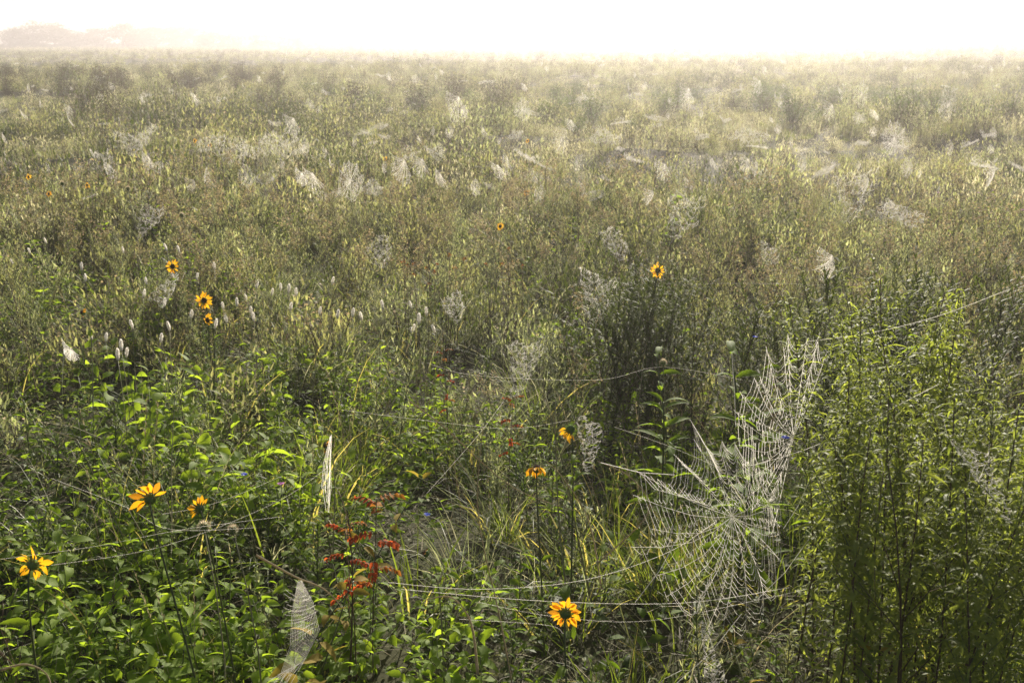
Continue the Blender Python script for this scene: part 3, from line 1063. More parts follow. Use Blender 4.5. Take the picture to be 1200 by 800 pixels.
seedhead(239, 617, 2.6, 'larger fuzzy round seed head right below the half-opened sunflower', 1.15)
seedhead(273, 620, 2.6, 'smaller round seed head with pale crown, right of the larger one', .9)
seedhead(777, 425, 3.6, 'pale round seed head on a bare stalk under the dark feathery stand', 1.1)
seedhead(73, 215, 7.5, 'tiny pale round seed head between the far left sunflowers', 1.3)
seedhead(213, 252, 6.6, 'tiny pale round seed head above the highest left sunflower', 1.3)
seedhead(150, 221, 7.5, 'tiny pale round seed head standing alone over far left weeds', 1.3)


# ------------------------------------------------------------------ white seed spikes
def spike_parts():
    hd, st = Geo(), Geo()
    H_ = .30
    pts = wander((0, 0, 0), vdir(U(0, 6.28), U(1.35, 1.5)), H_, 5, .18, .03)
    tube(st, pts, .0012, .0007, 'stem_pale', 3)
    p, d = pts[-1], (pts[-1] - pts[-2]).normalized()
    d = (d + vdir(U(0, 6.28), 0) * .25).normalized()
    a_ = perp(d); b_ = d.cross(a_)
    L = .024
    for i in range(110):
        t = i / 110; a = i * 2.4
        r = 0.0037 * math.sin(PI * (.08 + .86 * t)) ** .6
        o = (a_ * math.cos(a) + b_ * math.sin(a))
        leaf(hd, p + d * (L * t) + o * r * .3, (o + d * .6), r * 1.3, .004, 'spike', U(-.2, .3), .2, 1)
    tube(hd, [p, p + d * L * .5, p + d * L * .95], 0.0030, .0018, 'spike', 6)
    return {'stem': st, 'seed_spike': hd}, pts[-1] + d * L * .5


random.seed(61)
SPK = []
for _ in range(4):
    pr, tip = spike_parts(); SPK.append((Kind('white_seed_spike', pr), tip))
SP = [(53, 282), (34, 294), (95.5, 312), (100, 325), (14, 307), (144, 293), (194, 290), (209, 292), (251, 311.5), (231, 324), (171, 329), (169, 344),
      (193, 354), (224.5, 368), (197.5, 382), (154, 380), (189, 396), (106, 393), (124.5, 395), (142, 404), (138, 415), (148.5, 413), (261, 358),
      (265, 374), (253, 379), (301, 333), (319, 342), (329, 336), (338.6, 338), (347, 342), (288, 349), (277.5, 354), (294, 364), (297, 371),
      (390, 329), (375, 364), (396, 368), (341, 359), (448, 357), (481, 357), (499.5, 364.5), (491, 373), (484, 385), (413.5, 366), (423, 370), (508, 385)]
for px, py in SP:
    k, tip = random.choice(SPK)
    c = at_h(px, py, .52 + U(-.04, .04))
    rz = U(0, 6.28); g0 = None
    for _ in range(3):
        if g0 is None: g0 = gz(c.x, c.y)
        sc = (c.z - g0) / tip.z * 1.0
    off = Matrix.Rotation(rz, 3, 'Z') @ (tip * sc)
    r = k.place((c.x - off.x, c.y - off.y, c.z - off.z), rz, sc, 0)
    reg(r, 'white bottlebrush seed spike', 'seed spike', 'white bottlebrush seed spikes on thin stalks', c)


# ------------------------------------------------------------------ spider webs
def web_orb(R=.2, nr=22, ns=16, w=.0013, sag=.35, arc=(0, 2 * PI), k='silk', hub=.1, hole=.0, asp=1., bow=0., seed=0):
    """orb web in the local XZ plane, hub at the origin; spirals hang between the spokes"""
    rd = random.Random(seed); g = Geo()
    full = arc[1] - arc[0] > 6.2
    ang = [arc[0] + (arc[1] - arc[0]) * (i + rd.uniform(-.34, .34)) / nr for i in range(nr + (0 if full else 1))]
    rad = [R * rd.uniform(.82, 1.12) for _ in ang]

    def P(a, r):
        b = bow * (r / R) ** 2
        return Vector((math.cos(a) * r * asp, b, math.sin(a) * r))
    for a, r in zip(ang, rad):
        pts = [P(a, r * t) + Vector((0, 0, -sag * .10 * R * math.sin(PI * t) * abs(math.cos(a)))) for t in (0, .25, .5, .75, 1)]
        thread(g, pts, w * 1.15, k)
    n = len(ang)
    for s in range(ns):
        t = hub + (1 - hub) * (s + .5) / ns
        for i in range(n if full else n - 1):
            j = (i + 1) % n
            if rd.random() < hole: continue
            t2 = t + rd.uniform(-.02, .02)
            a1, a2 = ang[i], ang[j] + (2 * PI if j < i else 0)
            A = P(a1, rad[i] * t2); B = P(a2, rad[j] * t2)
            ln = (A - B).length
            pts = []
            for q in (0, .25, .5, .75, 1):
                p = A.lerp(B, q)
                if abs(A.z - B.z) < 9:
                    p.z -= 4 * q * (1 - q) * ln * sag * .5
                pts.append(p)
            thread(g, pts, w, k)
    return g


def web_sheet(W=.4, Hh=.3, n=60, w=.002, k='silk_far', seed=0, depth=.12):
    """gauzy sheet: a sagging, tilted surface of many short crossing strands, held up by a few longer ones"""
    rd = random.Random(seed); g = Geo()
    tx, ph = rd.uniform(-.5, .5), rd.uniform(0, 6)

    def P(u, v):
        return Vector((u * W / 2, depth * v, Hh * (.5 + .5 * v) + tx * u * Hh * .4 + .25 * Hh * (u * u) + .06 * W * math.sin(u * 4 + ph)))
    pts = []
    for i in range(n):
        a = rd.uniform(0, 6.28); r = math.sqrt(rd.random()) * (1 + .25 * math.sin(3 * a + ph))
        p = P(r * math.cos(a), r * math.sin(a)); p += Vector((rd.gauss(0, .01), rd.gauss(0, .02), rd.gauss(0, .012))) * (W / .3)
        pts.append(p)
    for i, p in enumerate(pts):
        near = sorted(pts, key=lambda q: (q - p).length)[1:7]
        for q in rd.sample(near, 3):
            m = p.lerp(q, .5); m.z -= (p - q).length * .12
            thread(g, [p, m, q], w * rd.uniform(.5, 1.1), k)
    for i in range(7):
        p = rd.choice(pts); q = p + Vector((rd.uniform(-.5, .5) * W, rd.uniform(-.1, .1), rd.uniform(-.2, .55) * Hh))
        m = p.lerp(q, .5); m.z -= .02
        thread(g, [p, m, q], w * .8, k)
    return g


def guys(g, pts, w):
    for a, b in pts:
        a, b = Vector(a), Vector(b); m = a.lerp(b, .5); m.z -= (a - b).length * .04
        thread(g, [a, m, b], w)


random.seed(71)
# the big web: hub about 2.55 m out, hung between the grass and the thicket
def place_web(name, g, px, py, dist, rz, label, cat='spider web', group=None, rx=0.):
    c = at_dist(px, py, dist)
    o = link(name, g.mesh(name, False))
    o.location = c; o.rotation_euler = (rx, 0, rz)
    tag(o, label, cat, group)
    return o


g = web_orb(.22, 22, 18, .0008, 1.2, (0, 2 * PI), 'silk', .1, .2, 1.15, .05, 5)
guys(g, [((-.18, 0, .02), (-.42, -.05, -.06)), ((-.15, 0, .14), (-.34, .02, .22)), ((.1, 0, .19), (.2, .03, .36)), ((.17, 0, -.08), (.36, .02, .0)),
         ((-.06, 0, -.21), (-.32, 0, -.27)), ((0, 0, -.2), (.26, 0, -.13))], .0014)
place_web('orb_web', g, 858, 605, 2.62, .75, 'large dew-covered orb web hanging left of the tall thicket', rx=-.4)
g = web_orb(.235, 17, 17, .0006, 1.2, (1.15, 4.55), 'silk', .1, .25, .62, .03, 9)
place_web('orb_web', g, 930, 512, 2.70, -.35, 'upper half web sloping from the big orb web up to the thicket top', rx=-.1)
# hanging torn web, bottom left of centre
g = Geo()
rd = random.Random(4)
for i in range(18):
    x = -.02 + .075 * (i / 17)
    pts = [Vector((.0 + .010 * i / 17, 0, .11)), Vector((x * .7, .004, .05)), Vector((x, .008, -.02)), Vector((x * .8 - .03, .01, -.07)), Vector((x * .6 - .06, .012, -.09 + .02 * math.sin(i)))]
    thread(g, pts, .0006)
for s in range(22):
    z = .10 - .19 * s / 21; wd = .012 + .06 * math.sin(PI * min(1, (s + 2) / 24)); off = 0 if z > -.03 else (z + .03) * .9
    z += rd.uniform(-.004, .004); q0, q1 = rd.uniform(0, .3), rd.uniform(.6, 1)
    pts = [Vector((-.01 - wd * .25 + off + wd * q, .02 * math.sin(q * 3 + z * 20), z - .016 * math.sin(PI * q))) for q in (q0, q0 * .75 + q1 * .25, (q0 + q1) / 2, q0 * .25 + q1 * .75, q1)]
    thread(g, pts, .0005)
place_web('torn_web', g, 352, 742, 2.25, .9, 'narrow torn web hanging in a twisted sheet over dark leaves', rx=0)
# edge-on streak
g = Geo()
for i in range(10):
    a = rd.uniform(-.022, .006)
    thread(g, [Vector((a * .15 + .012, 0, .105)), Vector((a * .7 + .004 + rd.uniform(-.003, .003), .003, .03)), Vector((a, 0, -.04)), Vector((a * .3 - .006, 0, rd.uniform(-.11, -.03)))], .0006)
thread(g, [Vector((.012, 0, .11)), Vector((.004, 0, 0)), Vector((-.004, 0, -.11))], .0008)
place_web('edge_on_web', g, 385, 555, 2.95, 0, 'upright white streak of silk seen edge-on above the red leaves')

# smaller webs, singled out
WB = [(410, 213, 8.2, 'orb', .16, .2, 'round orb web with dark hub above the left centre weeds'),
      (475, 203, 8.6, 'torn', .22, .5, 'pointed torn web with a bright lower tip right of the round orb web'),
      (265, 172, 11., 'sheet', .45, 0, 'broad pale sheet of web left of the tiny yellow sunflowers'),
      (320, 170, 11., 'sheet', .42, 0, 'broad pale sheet of web at the right of the web patch'),
      (160, 163, 11.5, 'sheet', .38, 0, 'pale sheet of web at the left end of the web patch'),
      (800, 258, 6.6, 'mess', .30, 0, 'tangled white web between bare twigs right of centre'),
      (1048, 162, 12., 'orb', .22, .1, 'bright round web standing alone in the right mid field'),
      (1165, 208, 9., 'torn', .2, .9, 'narrow pointed web on a weed near the right edge'),
      (658, 164, 12., 'orb', .16, .4, 'small bright web right of the tiny sunflower in mid field'),
      (710, 160, 12.3, 'sheet', .3, 0, 'ragged wide web in the centre of mid field'),
      (538, 128, 16., 'torn', .4, .2, 'tall leaning web far out in the centre'),
      (612, 128, 16.5, 'orb', .2, .1, 'small pale web far out right of the leaning web'),
      (533, 362, 4.9, 'mess', .13, 0, 'funnel of pale threads above the green herbs in the centre'),
      (85, 418, 4.1, 'torn', .07, .3, 'tiny drooping white web in the left grass'),
      (1150, 562, 2.35, 'mess', .09, 0, 'small knot of silk caught on the thicket leaves'),
      (612, 432, 4.0, 'mess', .17, 0, 'low dome of shining threads over the hollow in the centre'),
      (195, 345, 4.7, 'mess', .13, 0, 'tangle of threads in the grass beside the stacked sunflowers'),
      (700, 350, 4.8, 'mess', .22, 0, 'web strands clinging to the left side of the dark feathery stand'),
      (690, 520, 3.1, 'mess', .09, 0, 'faint knot of silk below the worn sunflower'),
      (1000, 232, 7.5, 'mess', .35, 0, 'long messy web draped over weeds right of centre'),
      (175, 262, 6.7, 'mess', .2, 0, 'grey veil of web among the left weeds'),
      (1055, 250, 6.8, 'sheet', .22, 0, 'small pale web on bright weeds right of centre'),
      (445, 300, 5.9, 'mess', .18, 0, 'fine threads over the grey grass left of centre'),
      (975, 315, 5.2, 'torn', .14, .4, 'short curl of white silk above the thicket'),
      (900, 300, 5.4, 'mess', .1, 0, 'silk-wrapped upright stalk behind the big web'),
      (765, 232, 7.6, 'torn', .11, .8, 'hooked white wisp on the left of a pair in mid field'),
      (835, 785, 2.25, 'mess', .05, 0, 'small pale tuft of silk at the bottom right of centre'),
      (720, 290, 6., 'mess', .2, 0, 'pale threads across the top of the dark feathery stand'),
      (345, 150, 13., 'torn', .25, .4, 'upright wisp of web behind the right end of the web patch'),
      (1010, 110, 19., 'orb', .25, .3, 'faint round web far out on the right'),
      (890, 103, 21., 'torn', .3, .3, 'bright pointed web far out right of centre'),
      (807, 115, 18., 'torn', .35, .2, 'tall split web far out right of centre'),
      (1112, 122, 16.5, 'orb', .25, .3, 'double faint web far out near the right edge'),
      (975, 133, 15., 'torn', .25, .3, 'small pointed web pair on the right'),
      (880, 160, 12., 'sheet', .3, 0, 'pale low web on the grass right of centre')]


def web_kind(kind, s, seed):
    wf = .0010 + s * .0030
    if kind == 'orb': return web_orb(s, 20, 13, wf, .6, k='silk_far', hole=.35, seed=seed, bow=.03, asp=.7)
    if kind == 'torn': return web_orb(s, 14, 11, wf, .8, (PI * .9, PI * 1.75), 'silk_far', .1, .3, .55, .05, seed)
    if kind == 'sheet': return web_sheet(s * 1.2, s * .5, 650, wf * .5, seed=seed)
    return web_sheet(s * .8, s * .8, 340, wf * .42, seed=seed)


for i, (px, py, d, kind, s, rz, lb) in enumerate(WB):
    s *= .88
    g = web_kind(kind, s, 100 + i)
    g.xf(Matrix.Translation((0, 0, s * .5 if kind == 'torn' else (-s * .3 if kind in ('sheet', 'mess') else 0))))
    place_web('spider_web', g, px, py, d, rz, lb, group='spider webs hung over the meadow')

# the many pale webs further out, all alike
proto = []
for i, (kind, s) in enumerate((('torn', .13), ('torn', .18), ('sheet', .2), ('sheet', .15), ('torn', .14), ('orb', .1), ('sheet', .12))):
    g = web_kind(kind, s, 300 + i); g.xf(Matrix.Translation((0, 0, .0 if kind == 'sheet' else s)))
    proto.append([g.mesh('spider_web', False), None])
random.seed(81)
cnt = 0
while cnt < 230:
    px = U(0, 1200); py = 72 + 165 * U(0, 1) ** 1.25
    p = at_h(px, py, .42)
    dd = (p - CAMP).length
    if any(abs(px - q[0]) < 16 and abs(py - q[1]) < 10 for q in WB): continue
    pr = random.choice(proto)
    if pr[1] is None:
        o = link('spider_web', pr[0]); pr[1] = o
    else:
        o = pr[1].copy(); COL.objects.link(o)
    s = U(.4, .95) * (1 + min(1.0, dd / 60))
    o.location = (p.x, p.y, gz(p.x, p.y) + U(.34, .48)); o.rotation_euler = (U(-.2, .15), U(-.35, .35), U(-1.2, 1.2)); o.scale = (s, s, s)
    reg(o, 'small pale dewy web', 'spider web', 'small pale webs over the far meadow', p)
    cnt += 1

# long single threads
TH = [([(0, 655), (110, 640), (215, 620), (330, 605)], 2.5, 'silk thread running right from the left edge above the lowest left sunflower'),
      ([(60, 662), (190, 640), (320, 590), (383, 548)], 2.55, 'silk thread rising from the left sunflower to the white streak'),
      ([(60, 560), (150, 595), (200, 620), (300, 618)], 2.55, 'silk thread crossing below the ragged sunflower'),
      ([(190, 602), (250, 590), (330, 558)], 2.65, 'short taut thread right of the half-opened sunflower'),
      ([(455, 682), (560, 690), (680, 680), (780, 648), (840, 610)], 2.45, 'thick sagging thread from the left herb to the big web'),
      ([(470, 690), (640, 704), (800, 706), (925, 688)], 2.4, 'long sagging thread just above the round sunflower'),
      ([(560, 705), (650, 722), (760, 727), (900, 700), (945, 690)], 2.35, 'long thread passing behind the round sunflower'),
      ([(538, 725), (640, 732), (660, 742)], 2.35, 'beaded thread left of the round sunflower'),
      ([(400, 480), (520, 495), (600, 502), (668, 492)], 3.05, 'thread tied to the worn sunflower from the left'),
      ([(500, 425), (560, 440), (700, 445), (775, 430), (870, 445)], 3.6, 'thread across the hollow below the feathery stand'),
      ([(720, 500), (790, 525), (870, 560)], 3.0, 'straight thread above the big web'),
      ([(880, 545), (960, 520), (1100, 450)], 2.6, 'thread leading from the web into the thicket'),
      ([(945, 400), (1020, 390), (1100, 370), (1180, 340)], 2.8, 'silk-covered arching line over the thicket tops'),
      ([(500, 578), (560, 510), (590, 470)], 3.0, 'steep thin thread left of the drooping sunflower'),
      ([(800, 333), (880, 332), (975, 334)], 5.0, 'level thread behind the big web')]
for pts, d, lb in TH:
    P = [at_dist(x, y, d) for x, y in pts]
    out = []
    for i in range(len(P) - 1):
        a = P[max(i - 1, 0)]; b = P[i]; c = P[i + 1]; e = P[min(i + 2, len(P) - 1)]
        for q in range(8):
            t = q / 8
            out.append(.5 * ((2 * b) + (c - a) * t + (2 * a - 5 * b + 4 * c - e) * t * t + (3 * b - a - 3 * c + e) * t ** 3))
    out.append(P[-1])
    g = Geo(); o0 = out[0].copy()
    wd = .0007 if 'thick' in lb or 'sagging' in lb else .00045
    thread(g, [p - o0 for p in out], wd)
    o = link('silk_thread', g.mesh('silk_thread', False)); o.location = o0
    tag(o, lb, 'silk thread', 'long silk threads strung over the near weeds')


# ------------------------------------------------------------------ red-leaved seedling and other singular plants
random.seed(91)
def red_plant(px, py, dist, label, s=1.):
    c = at_dist(px, py, dist); base = Vector((c.x, c.y, gz(c.x, c.y))); root = empty('red_leaved_seedling', base)
    hgt = c.z - base.z
    st = Geo(); pts = wander((0, 0, 0), (.05, 0, 1), hgt, 5, .05, .04); tube(st, pts, .002, .001, 'stem_brown', 4)
    link('stem', st.mesh('stem'), root)
    fr = [(.99, 15, .3, 'rust'), (.97, 160, .35, 'red'), (.92, 95, .3, 'rust'), (.84, 200, .1, 'red'), (.80, 340, .2, 'red'), (.72, 270, -.2, 'red'),
          (.68, 20, -.1, 'rust'), (.62, 180, -.3, 'red')]
    for t, az, el, mk in fr:
        p, d = lerp_pts(pts, t); g = Geo(); az = math.radians(az)
        rp = [p]; dd = vdir(az, el + .3)
        for i in range(5):
            rp.append(rp[-1] + dd * .020 * s); dd = (dd + Vector((0, 0, -.22))).normalized()
        tube(g, rp, .0009, .0006, 'stem_brown', 3)
        for i in range(1, 6):
            for sd in (-1, 1):
                L = .034 * s * U(.85, 1.15)
                leaf(g, rp[i], vdir(az + sd * U(.8, 1.1), el - .4), L, L * .62, mk, U(.4, 1), .3, 3, .35)
        leaf(g, rp[-1], dd, .03 * s, .012 * s, mk, .5, .3, 3, .35)
        link('leaf', g.mesh('leaf'), root)
    tag(root, label, 'seedling', 'red-leaved seedlings')


red_plant(428, 592, 2.75, 'red-leaved seedling with scarlet lower leaves in the centre left grass', .6)
red_plant(410, 612, 2.85, 'smaller scarlet seedling against the left side of the larger red one', .5)
red_plant(594, 468, 3.7, 'dark red seedling low in the hollow at the centre', .35)
red_plant(520, 405, 4.2, 'dull rusty seedling behind the green herbs of the centre', .3)


def yellow_plant(px, py, dist, label):
    p_ = p_herb(.36, 3, 'yellowleaf', (.028, .05), .5, .5)
    c = at_dist(px, py, dist); r = empty('yellowing_herb', (c.x, c.y, gz(c.x, c.y)))
    s = (c.z - gz(c.x, c.y)) / .36
    for k, g in p_.items(): link(k, g.mesh(k), r)
    r.scale = (s, s, s); tag(r, label, 'herb', 'yellowing herbs')


yellow_plant(455, 738, 2.35, 'yellowing herb with drooping toothed leaves left of the bottom centre')
yellow_plant(432, 782, 2.2, 'lowest yellow leaves at the bottom edge left of centre')
yellow_plant(320, 572, 2.8, 'pale yellow wilting leaves beside the thin silk thread')
yellow_plant(940, 740, 2.35, 'yellow and orange leaves at the foot of the thicket')


def stalk_cluster(px, py, dist, n, spread, label, cat='dry flower'):
    """faded coneflower heads on brown stalks"""
    root_c = at_dist(px, py, dist)
    for i in range(n):
        c = root_c + Vector((U(-spread, spread), U(-.15, .15), U(-.06, .06)))
        base = Vector((c.x + U(-.03, .03), c.y, gz(c.x, c.y))); r = empty('faded_flower', base); loc = c - base
        g = Geo(); tube(g, [Vector((0, 0, 0)), loc * .5 + Vector((.01, 0, 0)), loc], .0018, .001, 'stem_brown', 4); link('stem', g.mesh('stem'), r)
        g = Geo()
        for j in range(26):
            d = vdir(U(0, 6.28), U(-.6, 1.4))
            leaf(g, loc + d * .004, d, U(.008, .014), .005, 'rust' if j % 3 else 'disc', .4, .3, 1)
        link('flower_head', g.mesh('flower_head'), r)
        reg(r, label, cat, 'faded rusty flower heads', c)


stalk_cluster(498, 318, 5.3, 9, .12, 'faded rusty flower head on a brown stalk')
stalk_cluster(600, 305, 5.6, 4, .15, 'faded rusty flower head on a brown stalk')
stalk_cluster(545, 320, 5.3, 2, .05, 'faded rusty flower head on a brown stalk')


def small_bloom(px, py, dist, mk, label, cat):
    c = at_dist(px, py, dist); base = Vector((c.x, c.y + .02, gz(c.x, c.y))); r = empty(cat.replace(' ', '_'), base); loc = c - base
    g = Geo(); tube(g, [Vector((0, 0, 0)), loc * .5 + Vector((.012, 0, 0)), loc], .001, .0007, 'stem', 3); link('stem', g.mesh('stem'), r)
    g = Geo()
    for j in range(9):
        a = j * .7; d = vdir(a, .3)
        leaf(g, loc, d, .011, .007, mk, .2, .2, 2, .6)
    link('petals', g.mesh('petals'), r)
    tag(r, label, cat)


for a in ((885, 395, 3.9, 'blue', 'small blue flower on a leaning stalk behind the big web', 'blue flower'),
          (286, 556, 2.95, 'blue', 'small blue flower low between the half-opened sunflower and the silk streak', 'blue flower'),
          (500, 603, 2.8, 'blue', 'small blue flower right of the red-leaved seedling', 'blue flower'),
          (920, 513, 2.7, 'blue', 'small blue flower showing through the upper half web', 'blue flower'),
          (1198, 246, 7., 'pink', 'pink flower at the right edge of the meadow', 'pink flower'),
          (1147, 226, 7.8, 'pink', 'pink flower left of the narrow pointed web on the right', 'pink flower'),
          (1100, 226, 7.8, 'pink', 'pale pink flower among the right weeds', 'pink flower'),
          (329, 567, 2.8, 'pink', 'tiny pink flower above the wilting yellow leaves', 'pink flower')): small_bloom(*a)


# bare dark / pale stalks that stand out
def bare_stalk(px, py, dist, mk, label, nb=7, up=1.4, s=1.):
    c = at_dist(px, py, dist); g0 = gz(c.x, c.y); hgt = c.z - g0
    g = Geo(); pts = wander((0, 0, 0), vdir(U(0, 6.28), up), hgt, 7, .1, .05)
    tube(g, pts, .0035 * s, .0012 * s, mk, 5)
    for i in range(nb):
        p, d = lerp_pts(pts, U(.35, .95))
        q = wander(p, (d + vdir(U(0, 6.28), .2) * .8), hgt * U(.1, .28), 4, .1, .08)
        tube(g, q, .0016 * s, .0008 * s, mk, 3)
        for j in range(2):
            a, b = lerp_pts(q, U(.4, .9)); tube(g, wander(a, (b + vdir(U(0, 6.28), .2) * .7), hgt * .07, 2, 0, .05), .0009 * s, .0006, mk, 3)
    o = link('bare_stalk', g.mesh('bare_stalk')); o.location = (c.x, c.y, g0 - .01)
    tag(o, label, 'dry stalk', 'bare stalks standing in the meadow')


for a in ((845, 235, 7., 'stem_brown', 'dark branching stalk with a thicker top right of the tangled web'), (828, 180, 8.5, 'stem_brown', 'slender dark stalk highest behind the tangled web'),
          (790, 245, 6.6, 'stem_brown', 'dark stalk wrapped in the tangled web'), (1135, 225, 7.5, 'stem_brown', 'dark branching stalk near the narrow pointed web'),
          (478, 215, 8.3, 'stem_brown', 'dark stalk carrying the pointed torn web'), (560, 210, 8.3, 'stem_brown', 'dark bushy stalk in the centre of mid field'),
          (300, 160, 11., 'stem_brown', 'thin dark stalk in front of the broad web patch'), (246, 175, 10., 'stem_brown', 'dark stalk under the left web patch'),
          (902, 285, 5.4, 'stem_pale', 'pale upright stalk behind the big web'), (570, 290, 5.7, 'stem_pale', 'pale upright stalk among grey grasses at centre'),
          (600, 310, 5.4, 'stem_pale', 'pale stalk topped by a rusty head at centre'), (977, 300, 5.3, 'stem_pale', 'leaning pale stalk with a curl of silk'),
          (763, 232, 7.5, 'stem_pale', 'pale stalk of the hooked wisp'), (1120, 490, 2.3, 'stem_brown', 'dark straight stalk inside the thicket'),
          (395, 590, 2.8, 'stem_brown', 'thin dark red stalk behind the edge-on silk'), (240, 235, 7., 'stem_brown', 'dark stalk over the left weeds'),
          (675, 470, 3.0, 'stem_pale', 'pale thin stalk right of the worn sunflower'), (705, 470, 3.1, 'stem_pale', 'tall pale stalk left of the seed-head thread')):
    bare_stalk(*a)

# arching dry straws in the foreground
def straw(pts_px, d, label, mk='straw', w=.0022):
    P = [at_dist(x, y, d) for x, y in pts_px]; o0 = P[0].copy()
    out = []
    for i in range(len(P) - 1):
        a = P[max(i - 1, 0)]; b = P[i]; c = P[i + 1]; e = P[min(i + 2, len(P) - 1)]
        for q in range(5):
            t = q / 5
            out.append(.5 * ((2 * b) + (c - a) * t + (2 * a - 5 * b + 4 * c - e) * t * t + (3 * b - a - 3 * c + e) * t ** 3) - o0)
    out.append(P[-1] - o0)
    g = Geo(); tube(g, out, w, w * .4, mk, 4); o = link('grass_stalk', g.mesh('grass_stalk')); o.location = o0
    tag(o, label, 'grass stalk', 'single arching grass stalks in front')


straw([(600, 800), (585, 720), (560, 600), (566, 500)], 2.7, 'tall straight grass stalk left of the drooping sunflower')
straw([(705, 690), (690, 610), (660, 560), (640, 540)], 2.6, 'bent pale stalk below the drooping sunflower')
straw([(560, 790), (552, 730), (530, 700), (500, 702)], 2.3, 'pale seed stalk curving left near the bottom centre', 'straw', .003)
straw([(300, 650), (345, 675), (380, 690), (405, 715)], 2.4, 'arching pale stalk over the twisted torn web', 'straw', .003)
straw([(0, 785), (30, 778), (55, 790), (62, 820)], 2.1, 'curved pale stalk in the bottom left corner', 'straw', .0025)
straw([(700, 660), (760, 600), (740, 560), (700, 540)], 2.6, 'thin stalk bent over beside the big web')
straw([(760, 700), (790, 610), (795, 560), (800, 520)], 2.6, 'upright green stalk at the left edge of the big web', 'stem')
straw([(880, 500), (895, 450), (880, 410)], 3.3, 'leaning stalk that holds the blue flower', 'stem_pale')
straw([(480, 470), (520, 500), (600, 570), (680, 600)], 2.9, 'long arching straw under the worn sunflower')

# small bright plant left of thicket top (915,400)
for px, py, d in ((915, 395, 3.1), (805, 405, 3.5)):
    c = at_dist(px, py, d); g0 = gz(c.x, c.y)
    r = K_lance[0].place((c.x, c.y, g0), U(0, 6.28), (c.z - g0) / .42, .03)
    reg(r, L1, 'herb', G2, c)


# ------------------------------------------------------------------ misty trees far behind
def tree_parts(h=14., seed=0):
    rd = random.Random(seed)
    tr, cr = Geo(), Geo()
    trunk = [Vector((0, 0, 0)), Vector((.1, 0, h * .25)), Vector((rd.uniform(-.4, .4), 0, h * .5)), Vector((rd.uniform(-.6, .6), 0, h * .8))]
    tube(tr, trunk, h * .028, h * .006, 'bark', 7)
    lobes = []
    for i in range(17):
        a = rd.uniform(0, 6.28); t = rd.uniform(.12, .85); p, d = lerp_pts(trunk, min(1, t / .85))
        e = p + vdir(a, rd.uniform(-.1, .7)) * h * rd.uniform(.14, .34)
        tube(tr, [p, p.lerp(e, .5) + Vector((0, 0, .3)), e], h * .009, h * .003, 'bark', 4)
        lobes.append((e, h * rd.uniform(.12, .21)))
    lobes.append((Vector((0, 0, h * .84)), h * .16)); lobes += [(Vector((0, 0, h * .5)), h * .25), (Vector((h * .12, 0, h * .18)), h * .24), (Vector((-h * .14, 0, h * .16)), h * .22)]
    for c, r in lobes:
        for i in range(200):
            d = vdir(rd.uniform(0, 6.28), math.asin(rd.uniform(-1, 1)))
            p = c + Vector((d.x, d.y, d.z * .75)) * r * rd.uniform(.3, 1.08)
            p.z = max(p.z, .2)
            L = rd.uniform(.4, .75)
            leaf(cr, p, vdir(rd.uniform(0, 6.28), rd.uniform(-.8, .8)), L, L * .7, 'crown', .4, .2, 1)
    return {'trunk': tr, 'crown': cr}


random.seed(101)
K_tree = [Kind('tree', tree_parts(h, i)) for i, h in enumerate((13., 15., 12., 14.))]
# (pixel x, pixel y of the top, distance)
TREES = [(-60, 34, 270), (-20, 31, 275), (12, 33, 280), (38, 27, 275), (62, 25, 280), (90, 33, 280), (118, 32, 285), (142, 24, 280), (165, 31, 290), (180, 27, 300),
         (205, 29, 300), (225, 29, 305), (248, 34, 262), (272, 35, 258), (300, 38, 254), (325, 39, 250), (350, 40, 246), (378, 38, 244), (405, 42, 242),
         (435, 44, 244), (470, 46, 248), (510, 47, 255), (-100, 34, 270), (560, 50, 400), (610, 52, 420)]
for i, (px, py, d) in enumerate(TREES):
    c = at_dist(px, py, d); g0 = gz(c.x, c.y) - 1.2; k = K_tree[i % 4]
    hh = (13., 15., 12., 14.)[i % 4]
    r = k.place((c.x, c.y, g0 - .1), U(0, 6.28), (c.z - g0) / hh, 0); s = (c.z - g0) / hh
    r.scale = (s * 2.2, s * 2.0, s)
    reg(r, 'misty grey tree', 'tree', 'trees fading in the mist', c)


# ------------------------------------------------------------------ labels
LM = [((40, 660), 'the sunflower at the left edge'), ((176, 583), 'the ragged sunflower'), ((663, 717), 'the round bottom sunflower'),
      ((668, 502), 'the worn sunflower'), ((629, 547), 'the drooping sunflower'), ((771, 317), 'the high sunflower'),
      ((202, 312), 'the highest left sunflower'), ((239, 360), 'the stacked sunflower pair'), ((858, 605), 'the big orb web'),
      ((437, 600), 'the red-leaved seedling'), ((352, 742), 'the twisted torn web'), ((777, 425), 'the pale round seed head'), ((385, 555), 'the white silk streak'),
      ((410, 213), 'the round orb web'), ((475, 203), 'the pointed torn web'), ((265, 172), 'the broad web sheet'), ((800, 258), 'the tangled web'),
      ((1048, 162), 'the lone bright web'), ((1165, 208), 'the narrow pointed web'), ((1048, 335), 'the highest thicket tip'),
      ((33, 207), 'the farthest-left sunflower'), ((498, 318), 'the rusty flower heads'), ((533, 362), 'the silk funnel'), ((710, 160), 'the ragged wide web'),
      ((538, 128), 'the leaning web'), ((890, 103), 'the bright far web'), ((586, 265), 'the small orange sunflower'), ((102, 217), 'the solitary far sunflower'),
      ((1010, 110), 'the faint round web'), ((1000, 232), 'the long messy web')]
ORD = ['', 'second ', 'third ', 'fourth ', 'fifth ', 'sixth ', 'seventh ', 'eighth ', 'ninth ', 'tenth ', 'eleventh ', 'twelfth ', 'thirteenth ', 'fourteenth ', 'fifteenth ', 'sixteenth ']


